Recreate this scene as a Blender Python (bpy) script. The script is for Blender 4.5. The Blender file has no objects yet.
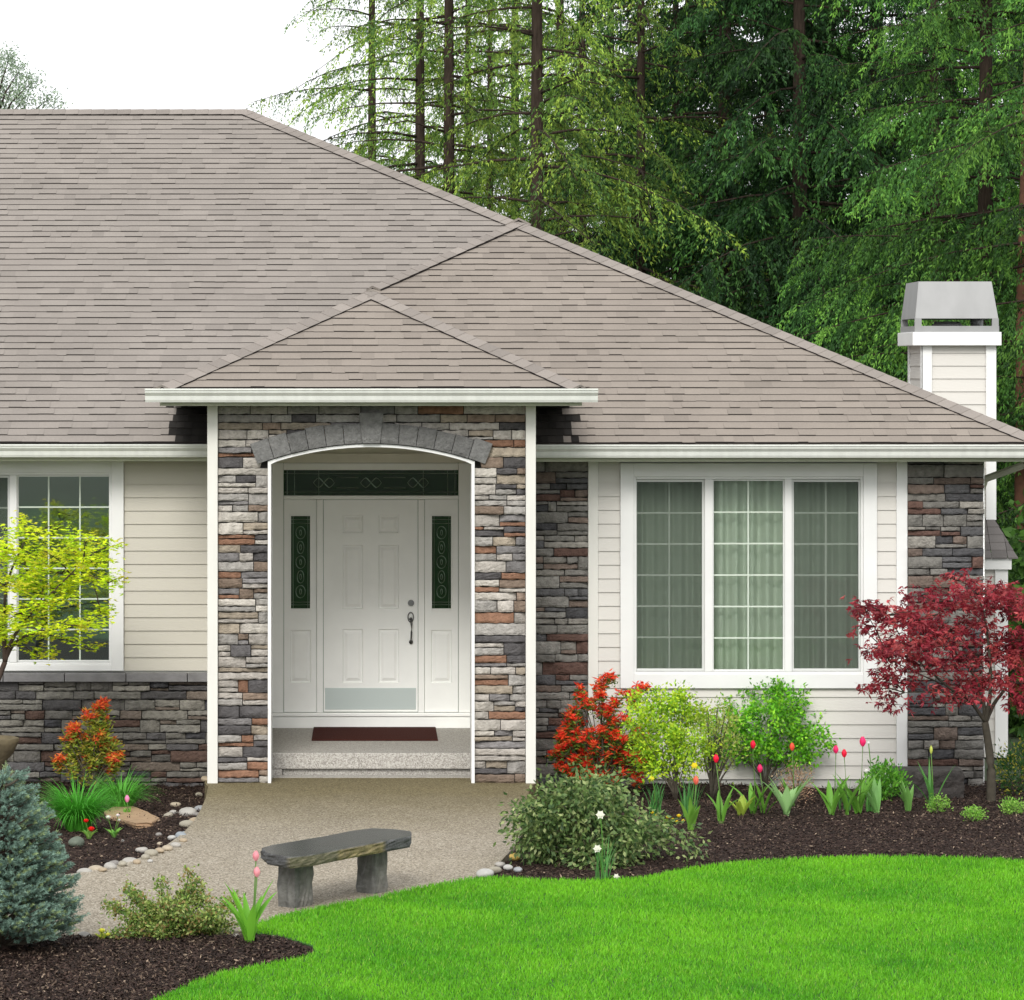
import bpy, math, random
import numpy as np
from math import radians as R, sin, cos, pi, sqrt
from mathutils import Vector

# ------------------------------------------------------------------ camera, sky, sun, exposure
scn = bpy.context.scene
F = 3600.0; PX0 = 371.0; PY0 = 370.0; CH = 3.62; DF = 31.6
camd = bpy.data.cameras.new('camera'); cam = bpy.data.objects.new('camera', camd)
scn.collection.objects.link(cam); scn.camera = cam
cam.location = (0, -DF, CH); cam.rotation_euler = (R(90), 0, 0)
camd.sensor_width = 36; camd.lens = 36*F/1024
camd.shift_x = (512-PX0)/1024; camd.shift_y = -(500-PY0)/1024
camd.clip_start = 0.5; camd.clip_end = 2000

SUN_EL, SUN_AZ = 35, 190     # high, soft, from behind the camera and a little left
w = bpy.data.worlds.new('World'); scn.world = w; w.use_nodes = True
nt = w.node_tree; nt.nodes.clear()
out = nt.nodes.new('ShaderNodeOutputWorld'); bg = nt.nodes.new('ShaderNodeBackground')
sky = nt.nodes.new('ShaderNodeTexSky'); sky.sky_type = 'NISHITA'; sky.sun_disc = False
sky.sun_elevation = R(SUN_EL); sky.sun_rotation = R(SUN_AZ); sky.dust_density = 6; sky.air_density = 1.0; sky.ozone_density = 1
hs = nt.nodes.new('ShaderNodeHueSaturation'); hs.inputs['Saturation'].default_value = 0.10
mx = nt.nodes.new('ShaderNodeMix'); mx.data_type = 'RGBA'; mx.inputs[0].default_value = 0.72
mx.inputs[7].default_value = (13.2, 13.4, 13.8, 1)     # even cloud layer
nt.links.new(sky.outputs[0], hs.inputs['Color']); nt.links.new(hs.outputs[0], mx.inputs[6])
nt.links.new(mx.outputs[2], bg.inputs[0]); bg.inputs[1].default_value = 0.10
nt.links.new(bg.outputs[0], out.inputs[0])
sl = bpy.data.lights.new('sun', 'SUN'); sl.energy = 1.8; sl.angle = R(20); sl.color = (1, .97, .92)
so = bpy.data.objects.new('sun', sl); scn.collection.objects.link(so)
so.rotation_euler = (R(90-SUN_EL), 0, R(180-SUN_AZ) )
scn.view_settings.view_transform = 'Standard'; scn.view_settings.look = 'None'
scn.view_settings.exposure = 0.42; scn.view_settings.gamma = 1
try:
    scn.cycles.max_bounces = 8; scn.cycles.transparent_max_bounces = 12
except Exception: pass

rng = np.random.default_rng(7); random.seed(7)
C = scn.collection

# ------------------------------------------------------------------ measuring helpers (pixel of the photo + depth -> metres)
def X(px, d): return (px-PX0)*d/F
def Z(py, d): return CH-(py-PY0)*d/F
def Y(d): return d-DF
def gz(d):      # beds fall away towards the house
    t = min(max((d-28.0)/5.0, 0), 1); return -0.17*t*t*(3-2*t)
def G(px, py, z=None):   # point on the ground
    d = F*CH/(py-PY0)
    if z is None:
        for _ in range(8): d = F*(CH-gz(d))/(py-PY0)
        zz = gz(d)
    else: zz = z; d = F*(CH-z)/(py-PY0)
    return Vector((X(px, d), Y(d), zz))
def DG(p): return p.y+DF

# ------------------------------------------------------------------ materials
MATS = {}
def mat(name, base=(.5,.5,.5), rough=.6, attr=False, var=0.0, vscale=8, bump=0.0, bscale=40, spec=.4, metal=0,
        trans=0.0, stretch=(1,1,1), cols=None, cscale=60, detail=4, vfac2=0, v2scale=1.2):
    if name in MATS: return MATS[name]
    m = bpy.data.materials.new(name); m.use_nodes = True; MATS[name] = m
    n = m.node_tree.nodes; L = m.node_tree.links
    b = n['Principled BSDF']; b.inputs['Roughness'].default_value = rough
    b.inputs['Specular IOR Level'].default_value = spec; b.inputs['Metallic'].default_value = metal
    tc = n.new('ShaderNodeTexCoord'); mp = n.new('ShaderNodeMapping'); mp.inputs['Scale'].default_value = stretch
    L.new(tc.outputs['Object'], mp.inputs[0]); co = mp.outputs[0]
    if attr:
        a = n.new('ShaderNodeAttribute'); a.attribute_name = 'Col'; col = a.outputs['Color']
    elif cols:
        v = n.new('ShaderNodeTexVoronoi'); v.inputs['Scale'].default_value = cscale; L.new(co, v.inputs['Vector'])
        sp = n.new('ShaderNodeSeparateColor'); L.new(v.outputs['Color'], sp.inputs[0])
        cr = n.new('ShaderNodeValToRGB'); cr.color_ramp.interpolation = 'CONSTANT'
        e = cr.color_ramp.elements
        while len(e) < len(cols): e.new(.5)
        for i, c in enumerate(cols): e[i].position = i/len(cols); e[i].color = (*c, 1)
        L.new(sp.outputs[0], cr.inputs[0]); col = cr.outputs[0]
    else:
        rgb = n.new('ShaderNodeRGB'); rgb.outputs[0].default_value = (*base, 1); col = rgb.outputs[0]
    for (vv, vs) in ((var, vscale), (vfac2, v2scale)):
        if vv > 0:
            no = n.new('ShaderNodeTexNoise'); no.inputs['Scale'].default_value = vs; no.inputs['Detail'].default_value = detail
            L.new(co, no.inputs['Vector'])
            mr = n.new('ShaderNodeMapRange'); mr.inputs[1].default_value = .25; mr.inputs[2].default_value = .75
            mr.inputs[3].default_value = 1-vv; mr.inputs[4].default_value = 1+vv; L.new(no.outputs[0], mr.inputs[0])
            mm = n.new('ShaderNodeMix'); mm.data_type = 'RGBA'; mm.blend_type = 'MULTIPLY'; mm.inputs[0].default_value = 1
            L.new(col, mm.inputs[6]); L.new(mr.outputs[0], mm.inputs[7]); col = mm.outputs[2]
    L.new(col, b.inputs['Base Color'])
    if bump > 0:
        nb = n.new('ShaderNodeTexNoise'); nb.inputs['Scale'].default_value = bscale; nb.inputs['Detail'].default_value = 5
        L.new(co, nb.inputs['Vector'])
        bp = n.new('ShaderNodeBump'); bp.inputs['Strength'].default_value = bump; bp.inputs['Distance'].default_value = .02
        L.new(nb.outputs[0], bp.inputs['Height']); L.new(bp.outputs[0], b.inputs['Normal'])
    if trans > 0:
        t = n.new('ShaderNodeBsdfTranslucent'); L.new(col, t.inputs[0])
        ms = n.new('ShaderNodeMixShader'); ms.inputs[0].default_value = trans
        L.new(b.outputs[0], ms.inputs[1]); L.new(t.outputs[0], ms.inputs[2])
        L.new(ms.outputs[0], n['Material Output'].inputs[0])
    return m

def glass(name, tint, fac=1.0):
    m = bpy.data.materials.new(name); m.use_nodes = True; n = m.node_tree.nodes; L = m.node_tree.links; n.clear()
    o = n.new('ShaderNodeOutputMaterial'); t = n.new('ShaderNodeBsdfTransparent'); t.inputs[0].default_value = (*tint, 1)
    g = n.new('ShaderNodeBsdfGlossy'); g.inputs['Roughness'].default_value = .03; g.inputs[0].default_value = (.9, .95, .93, 1)
    fr = n.new('ShaderNodeFresnel'); fr.inputs[0].default_value = 1.5
    mu = n.new('ShaderNodeMath'); mu.operation = 'MULTIPLY'; mu.inputs[1].default_value = fac; mu.use_clamp = True
    s = n.new('ShaderNodeMixShader'); L.new(fr.outputs[0], mu.inputs[0]); L.new(mu.outputs[0], s.inputs[0])
    L.new(t.outputs[0], s.inputs[1]); L.new(g.outputs[0], s.inputs[2]); L.new(s.outputs[0], o.inputs[0])
    return m
def screenmat(name, col, op):
    m = bpy.data.materials.new(name); m.use_nodes = True; n = m.node_tree.nodes; L = m.node_tree.links; n.clear()
    o = n.new('ShaderNodeOutputMaterial'); t = n.new('ShaderNodeBsdfTransparent')
    g = n.new('ShaderNodeBsdfDiffuse'); g.inputs[0].default_value = (*col, 1)
    s = n.new('ShaderNodeMixShader'); s.inputs[0].default_value = op
    L.new(t.outputs[0], s.inputs[1]); L.new(g.outputs[0], s.inputs[2]); L.new(s.outputs[0], o.inputs[0])
    return m

M_white = mat('white_paint', (.67,.67,.655), .45, var=.04, vscale=3, bump=.03, bscale=30)
M_trim = mat('corner_board_paint', (.61,.60,.555), .5, var=.05, vscale=2.5, stretch=(4,4,.6))
M_gutter = mat('gutter_paint', (.60,.61,.57), .4, var=.08, vscale=5, stretch=(3,1,1))
M_fascia = mat('fascia_paint', (.42,.43,.33), .6, var=.05)
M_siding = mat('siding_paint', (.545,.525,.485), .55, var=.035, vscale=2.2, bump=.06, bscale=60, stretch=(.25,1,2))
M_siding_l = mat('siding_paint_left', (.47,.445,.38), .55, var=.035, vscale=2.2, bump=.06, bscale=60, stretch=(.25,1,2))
M_alcove = mat('entry_wall_paint', (.74,.71,.62), .6, var=.04)
M_door = mat('door_paint', (.89,.90,.87), .35, var=.02)
M_stone = mat('ledge_stone', attr=True, rough=.85, var=.28, vscale=22, bump=.7, bscale=55, spec=.2, detail=6)
M_joint = mat('stone_joint', (.02,.018,.016), .95)
M_shingle = mat('shingle', attr=True, rough=.9, var=.10, vscale=90, spec=.15, vfac2=.08, v2scale=1.1, bump=.25, bscale=220)
M_butt = mat('shingle_edge', (.03,.026,.024), .95, spec=.1)
M_metal = mat('galvanised_metal', (.27,.27,.268), .5, metal=.3, var=.08, vscale=6, stretch=(1,1,.5))
M_pewter = mat('aged_pewter', (.16,.16,.16), .35, metal=.9)
M_nickel = mat('brushed_nickel', (.50,.56,.54), .45, metal=.5)
M_caulk = mat('dark_recess', (.03,.03,.03), .9)
M_glass = glass('window_glass', (.93,.96,.94), 1.5)
M_glass_l = glass('window_glass_left', (.85,.92,.90), 4.5)
M_glass_d = glass('leaded_glass', (.35,.50,.36), .9)
M_came = mat('lead_came', (.20,.26,.20), .3, metal=.8)
M_screen = screenmat('insect_screen', (.10,.12,.10), .28)
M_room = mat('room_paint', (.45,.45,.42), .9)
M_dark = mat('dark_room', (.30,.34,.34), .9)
M_curtain = mat('sheer_curtain', (.62,.65,.57), .9, trans=.3, spec=.0)
M_mat = mat('coir_mat', (.055,.018,.014), .95, var=.3, vscale=80, bump=.4, bscale=150, spec=.05)
M_bark = mat('bark', (.040,.029,.022), .95, var=.45, vscale=10, bump=.8, bscale=14, stretch=(3,3,.5), spec=.1)
M_twig = mat('twig_bark', (.10,.085,.065), .9, var=.3, vscale=20, spec=.1)
M_maplebark = mat('maple_bark', (.055,.048,.036), .85, var=.3, vscale=18, spec=.15, bump=.3, bscale=30)
M_mulch = mat('bark_mulch', cols=[(.020,.012,.010),(.030,.018,.014),(.012,.008,.007),(.042,.026,.02),(.018,.012,.01),(.07,.046,.036)], cscale=70, rough=.95, bump=1.0, bscale=60, spec=.12, vfac2=.25, v2scale=1.5)
M_chip = mat('bark_chip', attr=True, rough=.85, spec=.18)
M_leaf = mat('leaf', attr=True, rough=.5, trans=.42, spec=.3)
M_leafc = mat('conifer_leaf', attr=True, rough=.6, trans=.28, spec=.2)
M_blade = mat('grass_blade', attr=True, rough=.5, trans=.30, spec=.25)
M_needle = mat('spruce_needle', attr=True, rough=.55, trans=.08, spec=.3)
M_petal = mat('petal', attr=True, rough=.5, trans=.25, spec=.3)
M_rock = mat('river_rock', attr=True, rough=.6, var=.18, vscale=14, bump=.25, bscale=30, spec=.3)
M_turf = mat('turf_soil', (.025,.085,.010), .95, var=.3, vscale=6)
M_forest = mat('forest_floor', (.030,.045,.018), .95, var=.4, vscale=.5)

# ------------------------------------------------------------------ object helpers
def link(o, parent=None, label=None, cat=None, group=None, kind=None):
    C.objects.link(o)
    if parent is not None:
        o.parent = parent
    if label: o['label'] = label
    if cat: o['category'] = cat
    if group: o['group'] = group
    if kind: o['kind'] = kind
    return o
def empty(name, loc, label, cat, group=None):
    o = bpy.data.objects.new(name, None); o.location = loc; o.empty_display_size = .1
    return link(o, None, label, cat, group)
def wpos(o):
    v = Vector(o.location); p = o.parent
    while p is not None: v = v+Vector(p.location); p = p.parent
    return v
def npmesh(name, V, Fc, mats, parent=None, col=None, smooth=False, mi=None, **kw):
    """V (n,3) world, Fc (m,k) or list of index lists"""
    V = np.asarray(V, dtype=np.float64)
    org = wpos(parent) if parent is not None else None
    me = bpy.data.meshes.new(name)
    loc = Vector((0,0,0))
    if parent is not None: base = np.array(org)
    else:
        mn = V.min(0); mxx = V.max(0); base = np.array(((mn[0]+mxx[0])/2, (mn[1]+mxx[1])/2, mn[2])); loc = Vector(base)
    V = V-base
    if isinstance(Fc, np.ndarray):
        m, k = Fc.shape
        me.vertices.add(len(V)); me.vertices.foreach_set('co', V.astype(np.float32).ravel())
        me.loops.add(m*k); me.loops.foreach_set('vertex_index', Fc.astype(np.int32).ravel())
        me.polygons.add(m); me.polygons.foreach_set('loop_start', np.arange(0, m*k, k, dtype=np.int32))
        try: me.polygons.foreach_set('loop_total', np.full(m, k, dtype=np.int32))
        except Exception: pass
        me.update(calc_edges=True)
    else:
        me.from_pydata(V.tolist(), [], Fc)
    if not isinstance(mats, (list, tuple)): mats = [mats]
    for m_ in mats: me.materials.append(m_)
    if mi is not None: me.polygons.foreach_set('material_index', np.asarray(mi, dtype=np.int32))
    if col is not None:
        ca = me.color_attributes.new('Col', 'FLOAT_COLOR', 'POINT')
        c4 = np.ones((len(V), 4), dtype=np.float32); c4[:, :3] = col
        ca.data.foreach_set('color', c4.ravel())
    if smooth: me.polygons.foreach_set('use_smooth', np.ones(len(me.polygons), dtype=bool))
    me.update()
    o = bpy.data.objects.new(name, me); o.location = loc
    return link(o, parent, **kw)

class MB:
    def __init__(s): s.v = []; s.f = []; s.c = []; s.m = []
    def add(s, vs, fs, col=None, m=0):
        n = len(s.v); s.v.extend([tuple(v) for v in vs]); s.f.extend([[n+i for i in f] for f in fs])
        s.c.extend([col if col is not None else (1,1,1)]*len(vs)); s.m.extend([m]*len(fs)); return s
    def box(s, x0, x1, y0, y1, z0, z1, col=None, m=0):
        if x0 > x1: x0, x1 = x1, x0
        if y0 > y1: y0, y1 = y1, y0
        if z0 > z1: z0, z1 = z1, z0
        return s.add([(x0,y0,z0),(x1,y0,z0),(x1,y1,z0),(x0,y1,z0),(x0,y0,z1),(x1,y0,z1),(x1,y1,z1),(x0,y1,z1)],
              [(0,3,2,1),(4,5,6,7),(0,1,5,4),(1,2,6,5),(2,3,7,6),(3,0,4,7)], col, m)
    def tube(s, pts, rad, n=8, col=None, cap=True, m=0):
        pts = [Vector(p) for p in pts]; k = len(pts)
        if not isinstance(rad, (list, tuple)): rad = [rad]*k
        up = Vector((0,0,1)); vs = []
        for i, p in enumerate(pts):
            t = (pts[min(i+1,k-1)]-pts[max(i-1,0)])
            if t.length < 1e-9: t = Vector((0,0,1))
            t.normalize()
            a = t.cross(up)
            if a.length < .05: a = t.cross(Vector((0,1,0)))
            a.normalize(); b = t.cross(a)
            for j in range(n):
                th = 2*pi*j/n; vs.append(p+(a*cos(th)+b*sin(th))*rad[i])
        fs = [(i*n+j, i*n+(j+1)%n, (i+1)*n+(j+1)%n, (i+1)*n+j) for i in range(k-1) for j in range(n)]
        if cap: fs += [tuple(range(n-1,-1,-1)), tuple(range((k-1)*n, k*n))]
        return s.add(vs, fs, col, m)
    def blade(s, p, az, length, width, bend=.5, tilt=.2, n=6, col=(.1,.3,.05), cup=.25, tip=1.0, base=.5):
        """curved lance leaf: rises from p, leans towards az"""
        h = Vector((cos(az), sin(az), 0)); sd = Vector((-sin(az), cos(az), 0)); vs = []; a = tilt; q = Vector(p)
        for i in range(n+1):
            t = i/n; wd = width*(base+(1-base)*sin(pi*min(t*1.35,1)*.5+0) )*(1-t**2.2*tip)*.5
            c_ = -h*cos(a)*cup*wd+Vector((0,0,1))*sin(a)*cup*wd
            vs += [q-sd*wd, q+ -c_ , q+sd*wd]
            q = q+(h*sin(a)+Vector((0,0,1))*cos(a))*(length/n); a += bend/n
        fs = []
        for i in range(n): 
            b = i*3; fs += [(b,b+1,b+4,b+3),(b+1,b+2,b+5,b+4)]
        return s.add(vs, fs, col)
    def build(s, name, mats, parent=None, smooth=False, bevel=0, **kw):
        o = npmesh(name, s.v, s.f, mats, parent, col=np.array(s.c), smooth=smooth, mi=s.m, **kw)
        if bevel:
            b = o.modifiers.new('b', 'BEVEL'); b.width = bevel; b.segments = 2; b.limit_method = 'ANGLE'
        return o

class LV:   # leaf cloud, vectorised diamonds
    def __init__(s): s.P = []; s.A = []; s.L = []; s.W = []; s.C = []; s.N = []
    def add(s, P, A, L, W, Cc, N=None):
        P = np.asarray(P, float); n = len(P)
        A = np.asarray(A, float)*np.ones((n, 3)); A = A/np.maximum(np.linalg.norm(A, axis=1, keepdims=True), 1e-9)
        s.P.append(P); s.A.append(A); s.L.append(np.ones(n)*L); s.W.append(np.ones(n)*W); s.C.append(np.asarray(Cc, float)*np.ones((n, 3)))
        if N is None: N = rng.normal(size=(n, 3))+np.array([0,-.4,.8])
        s.N.append(np.asarray(N, float)*np.ones((n, 3)))
    def build(s, name, m, parent=None, mid=.42, **kw):
        P = np.concatenate(s.P); A = np.concatenate(s.A); L = np.concatenate(s.L)[:, None]; W = np.concatenate(s.W)[:, None]
        Cc = np.concatenate(s.C); N = np.concatenate(s.N)
        S = np.cross(A, N); S /= np.maximum(np.linalg.norm(S, axis=1, keepdims=True), 1e-9)
        V = np.stack([P, P+A*L*mid-S*W*.5, P+A*L, P+A*L*mid+S*W*.5], 1).reshape(-1, 3)
        Fc = np.arange(len(V)).reshape(-1, 4)
        return npmesh(name, V, Fc, m, parent, col=np.repeat(Cc, 4, 0), **kw)
def runit(n):
    v = rng.normal(size=(n, 3)); return v/np.linalg.norm(v, axis=1, keepdims=True)
def cvar(c, n, a=.25, h=.12):
    """n colours round c, brightness and hue varied"""
    c = np.array(c)[None]*(1+rng.uniform(-a, a, (n, 1))); return np.clip(c*(1+rng.uniform(-h, h, (n, 3))), 0, 1)
def cmix(cs, n, a=.15):
    i = rng.integers(0, len(cs), n); return np.array(cs)[i]*(1+rng.uniform(-a, a, (n, 1)))

# ================================================================== GROUND
def smooth_poly(pts, it=2):
    for _ in range(it):
        q = []
        for i in range(len(pts)):
            a, b = pts[i], pts[(i+1) % len(pts)]
            q += [tuple(.75*a[k]+.25*b[k] for k in range(2)), tuple(.25*a[k]+.75*b[k] for k in range(2))]
        pts = q
    return pts
def inpoly(x, y, poly):
    r = np.zeros(len(x), bool); n = len(poly); j = n-1
    for i in range(n):
        xi, yi = poly[i]; xj, yj = poly[j]
        c = ((yi > y) != (yj > y)) & (x < (xj-xi)*(y-yi)/((yj-yi) if abs(yj-yi) > 1e-12 else 1e-12)+xi); r ^= c; j = i
    return r
def g2(px, py): p = G(px, py, 0); return (p.x, p.y)
from mathutils.geometry import tessellate_polygon
def slab(name, poly, ztop, zbot, m, **kw):
    n = len(poly); V = [(x, y, ztop) for x, y in poly]+[(x, y, zbot) for x, y in poly]
    tri = tessellate_polygon([[Vector((x, y, 0)) for x, y in poly]])
    Fc = [list(t) for t in tri]
    a = sum(poly[i][0]*poly[(i+1) % n][1]-poly[(i+1) % n][0]*poly[i][1] for i in range(n))
    for i in range(n): 
        j = (i+1) % n; Fc.append([i, i+n, j+n, j] if a > 0 else [i, j, j+n, i+n])
    o = npmesh(name, V, Fc, m, **kw); me = o.data
    return o
# far ground
npmesh('ground', [(-400,-200,-.32),(400,-200,-.32),(400,600,-.32),(-400,600,-.32)], [[0,1,2,3]], M_forest, kind='structure')

lawn_edge = [g2(*p) for p in [(243,934),(262,924),(290,916),(330,908),(380,899),(430,888),(470,881),(500,880),(545,883),(590,883),(640,881),(690,871),
     (740,864.5),(800,861),(870,859),(940,860),(1000,862),(1040,864)]]
bed_edge = [g2(*p) for p in [(262,936),(290,941),(312,948),(316,955),(300,962),(262,968),(225,975),(195,985),(165,999),(130,1015)]]
lawn_poly = lawn_edge+[(9,-5.2),(26,-4),(26,-60),(-26,-60),(-26,-16),(-6,-15)]+[(-2.6,-12.6)]+bed_edge[::-1]
npatio = [(-1.46, .35), (-1.46, .0)]+[g2(*p) for p in [(208,787),(206,797),(201,809),(194,821),(183,833),(168,844),(150,854),(128,862),(104,868),(78,873),(40,877),(-40,880),(-300,884)]]
npatio += [(-9,-8.9),(-9,-9.6)]+[g2(*p) for p in [(-60,936),(40,935),(120,934),(200,932),(243,931)]]
npatio += [(g2(262,930)[0], g2(262,930)[1]-.1)]+[(x, y-.06) for x, y in lawn_edge[2:7]]+[g2(*p) for p in [(482,874),(500,862),(515,846),(524,825),(528,800),(529,787)]]+[(1.47, 0), (1.47, .35)]
# keep shared corners sharp enough, soften the rest
M_patio = mat('exposed_aggregate', cols=[(.275,.238,.18),(.19,.16,.118),(.34,.30,.235),(.14,.115,.08),(.24,.205,.15),(.41,.37,.30)], cscale=95, rough=.75, bump=.5, bscale=120, spec=.3, vfac2=.10, v2scale=.8)
# moss stain near the porch (a band with its own ragged outline)
n_ = M_patio.node_tree.nodes; L_ = M_patio.node_tree.links
def stain(m, c, lo, hi, col, ns=1.4):
    n_ = m.node_tree.nodes; L_ = m.node_tree.links; b = n_['Principled BSDF']; src = b.inputs['Base Color'].links[0].from_socket
    g = n_.new('ShaderNodeNewGeometry'); s = n_.new('ShaderNodeSeparateXYZ'); L_.new(g.outputs['Position'], s.inputs[0])
    no = n_.new('ShaderNodeTexNoise'); no.inputs['Scale'].default_value = ns; no.inputs['Detail'].default_value = 6; L_.new(g.outputs['Position'], no.inputs['Vector'])
    ad = n_.new('ShaderNodeMath'); ad.operation = 'MULTIPLY_ADD'; ad.inputs[1].default_value = 1.6; L_.new(no.outputs[0], ad.inputs[0]); L_.new(s.outputs[c], ad.inputs[2])
    mr = n_.new('ShaderNodeMapRange'); mr.inputs[1].default_value = lo; mr.inputs[2].default_value = hi; mr.inputs[3].default_value = 0; mr.inputs[4].default_value = .85
    L_.new(ad.outputs[0], mr.inputs[0])
    mm = n_.new('ShaderNodeMix'); mm.data_type = 'RGBA'; mm.blend_type = 'MULTIPLY'; mm.inputs[7].default_value = (*col, 1)
    L_.new(mr.outputs[0], mm.inputs[0]); L_.new(src, mm.inputs[6]); L_.new(mm.outputs[2], b.inputs['Base Color'])
stain(M_patio, 1, -3.0, .1, (.52,.48,.27))
slab('patio', npatio, 0, -.3, M_patio, kind='structure')
slab('lawn', lawn_poly, .012, -.3, M_turf, kind='structure')

# mulch beds: bumpy sheets under and beside the paving
def bed(name, x0, x1, y0, y1, zf, step, poly=None):
    xs = np.arange(x0, x1+step, step); ys = np.arange(y0, y1+step, step); nx, ny = len(xs), len(ys)
    XX, YY = np.meshgrid(xs, ys, indexing='ij'); ZZ = zf(XX, YY)+rng.uniform(-.007, .007, XX.shape)
    V = np.stack([XX, YY, ZZ], -1).reshape(-1, 3); i = np.arange(nx*ny).reshape(nx, ny)
    Fc = np.stack([i[:-1,:-1], i[1:,:-1], i[1:,1:], i[:-1,1:]], -1).reshape(-1, 4)
    return npmesh(name, V, Fc, M_mulch, kind='structure', smooth=True)
def zbed(x, y):
    d = y+DF; t = np.clip((d-28.0)/5.0, 0, 1); z = -0.17*t*t*(3-2*t)-.025
    return np.minimum(z+.03*np.sin(x*2.1+y*1.3)*np.sin(y*1.7), -.016)
def znear(x, y): return -.003+.008*np.sin(x*3)*np.sin(y*2.3)+0*x-np.clip((y+8.62)*.5,0,.08)
bed('mulch_bed', -9, 9.5, -7.5, 1.75, zbed, .07)
bed('mulch_bed', -4.6, -.2, -13.5, -8.2, znear, .05)
def zat(x, y):
    if y < -8.5: return float(znear(np.array(x), np.array(y)))
    return float(zbed(np.array(x), np.array(y)))

def chips(name, n, poly, zf, label):
    xs = np.array([p[0] for p in poly]); ys = np.array([p[1] for p in poly])
    x = rng.uniform(xs.min(), xs.max(), n); y = rng.uniform(ys.min(), ys.max(), n); k = inpoly(x, y, poly); x, y = x[k], y[k]; n = len(x)
    P = np.stack([x, y, zf(x, y)+rng.uniform(.002, .018, n)], 1)
    A = rng.normal(size=(n, 3))*np.array([1,1,.30]); lv = LV()
    L = rng.uniform(.014, .042, n); W = rng.uniform(.006, .015, n)
    cc = cmix([(.026,.016,.013),(.038,.023,.018),(.013,.009,.007),(.050,.031,.024),(.026,.016,.013),(.10,.07,.05)], n, .3)
    pale = rng.random(n) < .02; cc[pale] = (.28,.21,.15)
    lv.add(P, A, L, W, cc, N=rng.normal(size=(n, 3))*.35+np.array([0,0,1])); lv.build(name, M_chip, label=label, cat='mulch', kind='stuff')
rb = [g2(*p) for p in [(529,790),(527,830),(510,860),(480,878),(545,886),(640,882),(740,865),(870,858),(1060,860)]]+[(7.8,1.6),(1.45,1.6),(1.45,0)]
lb = [(-1.46,1.6)]+[g2(*p) for p in [(207,790),(201,809),(183,833),(150,854),(104,868),(40,877),(-60,880)]]+[(-4.8,1.6)]
nb = [g2(*p) for p in [(-40,935),(243,931),(262,935),(290,942),(316,954),(262,968),(195,985),(150,1010),(-40,1020)]]
chips('bark_chips', 130000, rb, zbed, 'dark brown bark chips covering the long bed under the right window')
chips('bark_chips', 50000, lb, zbed, 'dark brown bark chips covering the bed against the left stone wall')
chips('bark_chips', 65000, nb, znear, 'dark brown bark chips in the front bed around the blue spruce')

# lawn blades
def lawn():
    lv = LV()
    def region(n, x0, x1, y0, y1, l0, l1, w):
        x = rng.uniform(x0, x1, n); y = rng.uniform(y0, y1, n); k = inpoly(x, y, lawn_poly); x, y = x[k], y[k]; n = len(x)
        P = np.stack([x, y, np.full(n, .008)], 1); A = rng.normal(size=(n, 3))*np.array([.45,.45,0])+np.array([.05,-.05,1])
        pt = .5+.5*np.sin(x*1.9+1.3*np.sin(y*1.7)+y*.9)*np.sin(y*1.3+1.1*np.sin(x*2.3)+.6)
        pt2 = .5+.5*np.sin(x*4.1+2*np.sin(y*3.3)+y*2)*np.sin(y*3.7+2*np.sin(x*2.9))
        pt = (pt*.7+pt2*.5+.25*rng.random(n))[:, None]/1.45
        base = (1-pt)*np.array([.060,.27,.010])+pt*np.array([.185,.50,.018])
        cc = base*(1+rng.uniform(-.32,.32,(n,1)))
        pale = rng.random(n) < .05; cc[pale] = np.array([.26,.48,.05])
        lv.add(P, A, rng.uniform(l0, l1, n), w, cc)
    region(560000, -2.8, 6.4, -12.2, -4.3, .022, .050, .0052)
    region(60000, -3, 9, -14.5, -11.5, .03, .06, .008)
    # ragged taller rim along the cut edge
    lv.build('lawn_grass', M_blade, label='bright green mown grass of the front lawn', cat='grass', kind='stuff')
lawn()

# ================================================================== HOUSE
house = empty('house', (0, 1.6, 0), 'single storey house with brown shingle hip roof, pale siding, stone facing and arched entry', 'house')
TAN = .475; TH = math.atan(TAN); CT, ST = cos(TH), sin(TH)
dL, dR, dP, dD = 33.2, 33.0, 31.6, 34.4      # wall planes: left, right, porch front, door
dE = 32.75; dER = 32.55; zE = 2.956; dPE = 31.22; zPE = 3.464

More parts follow.
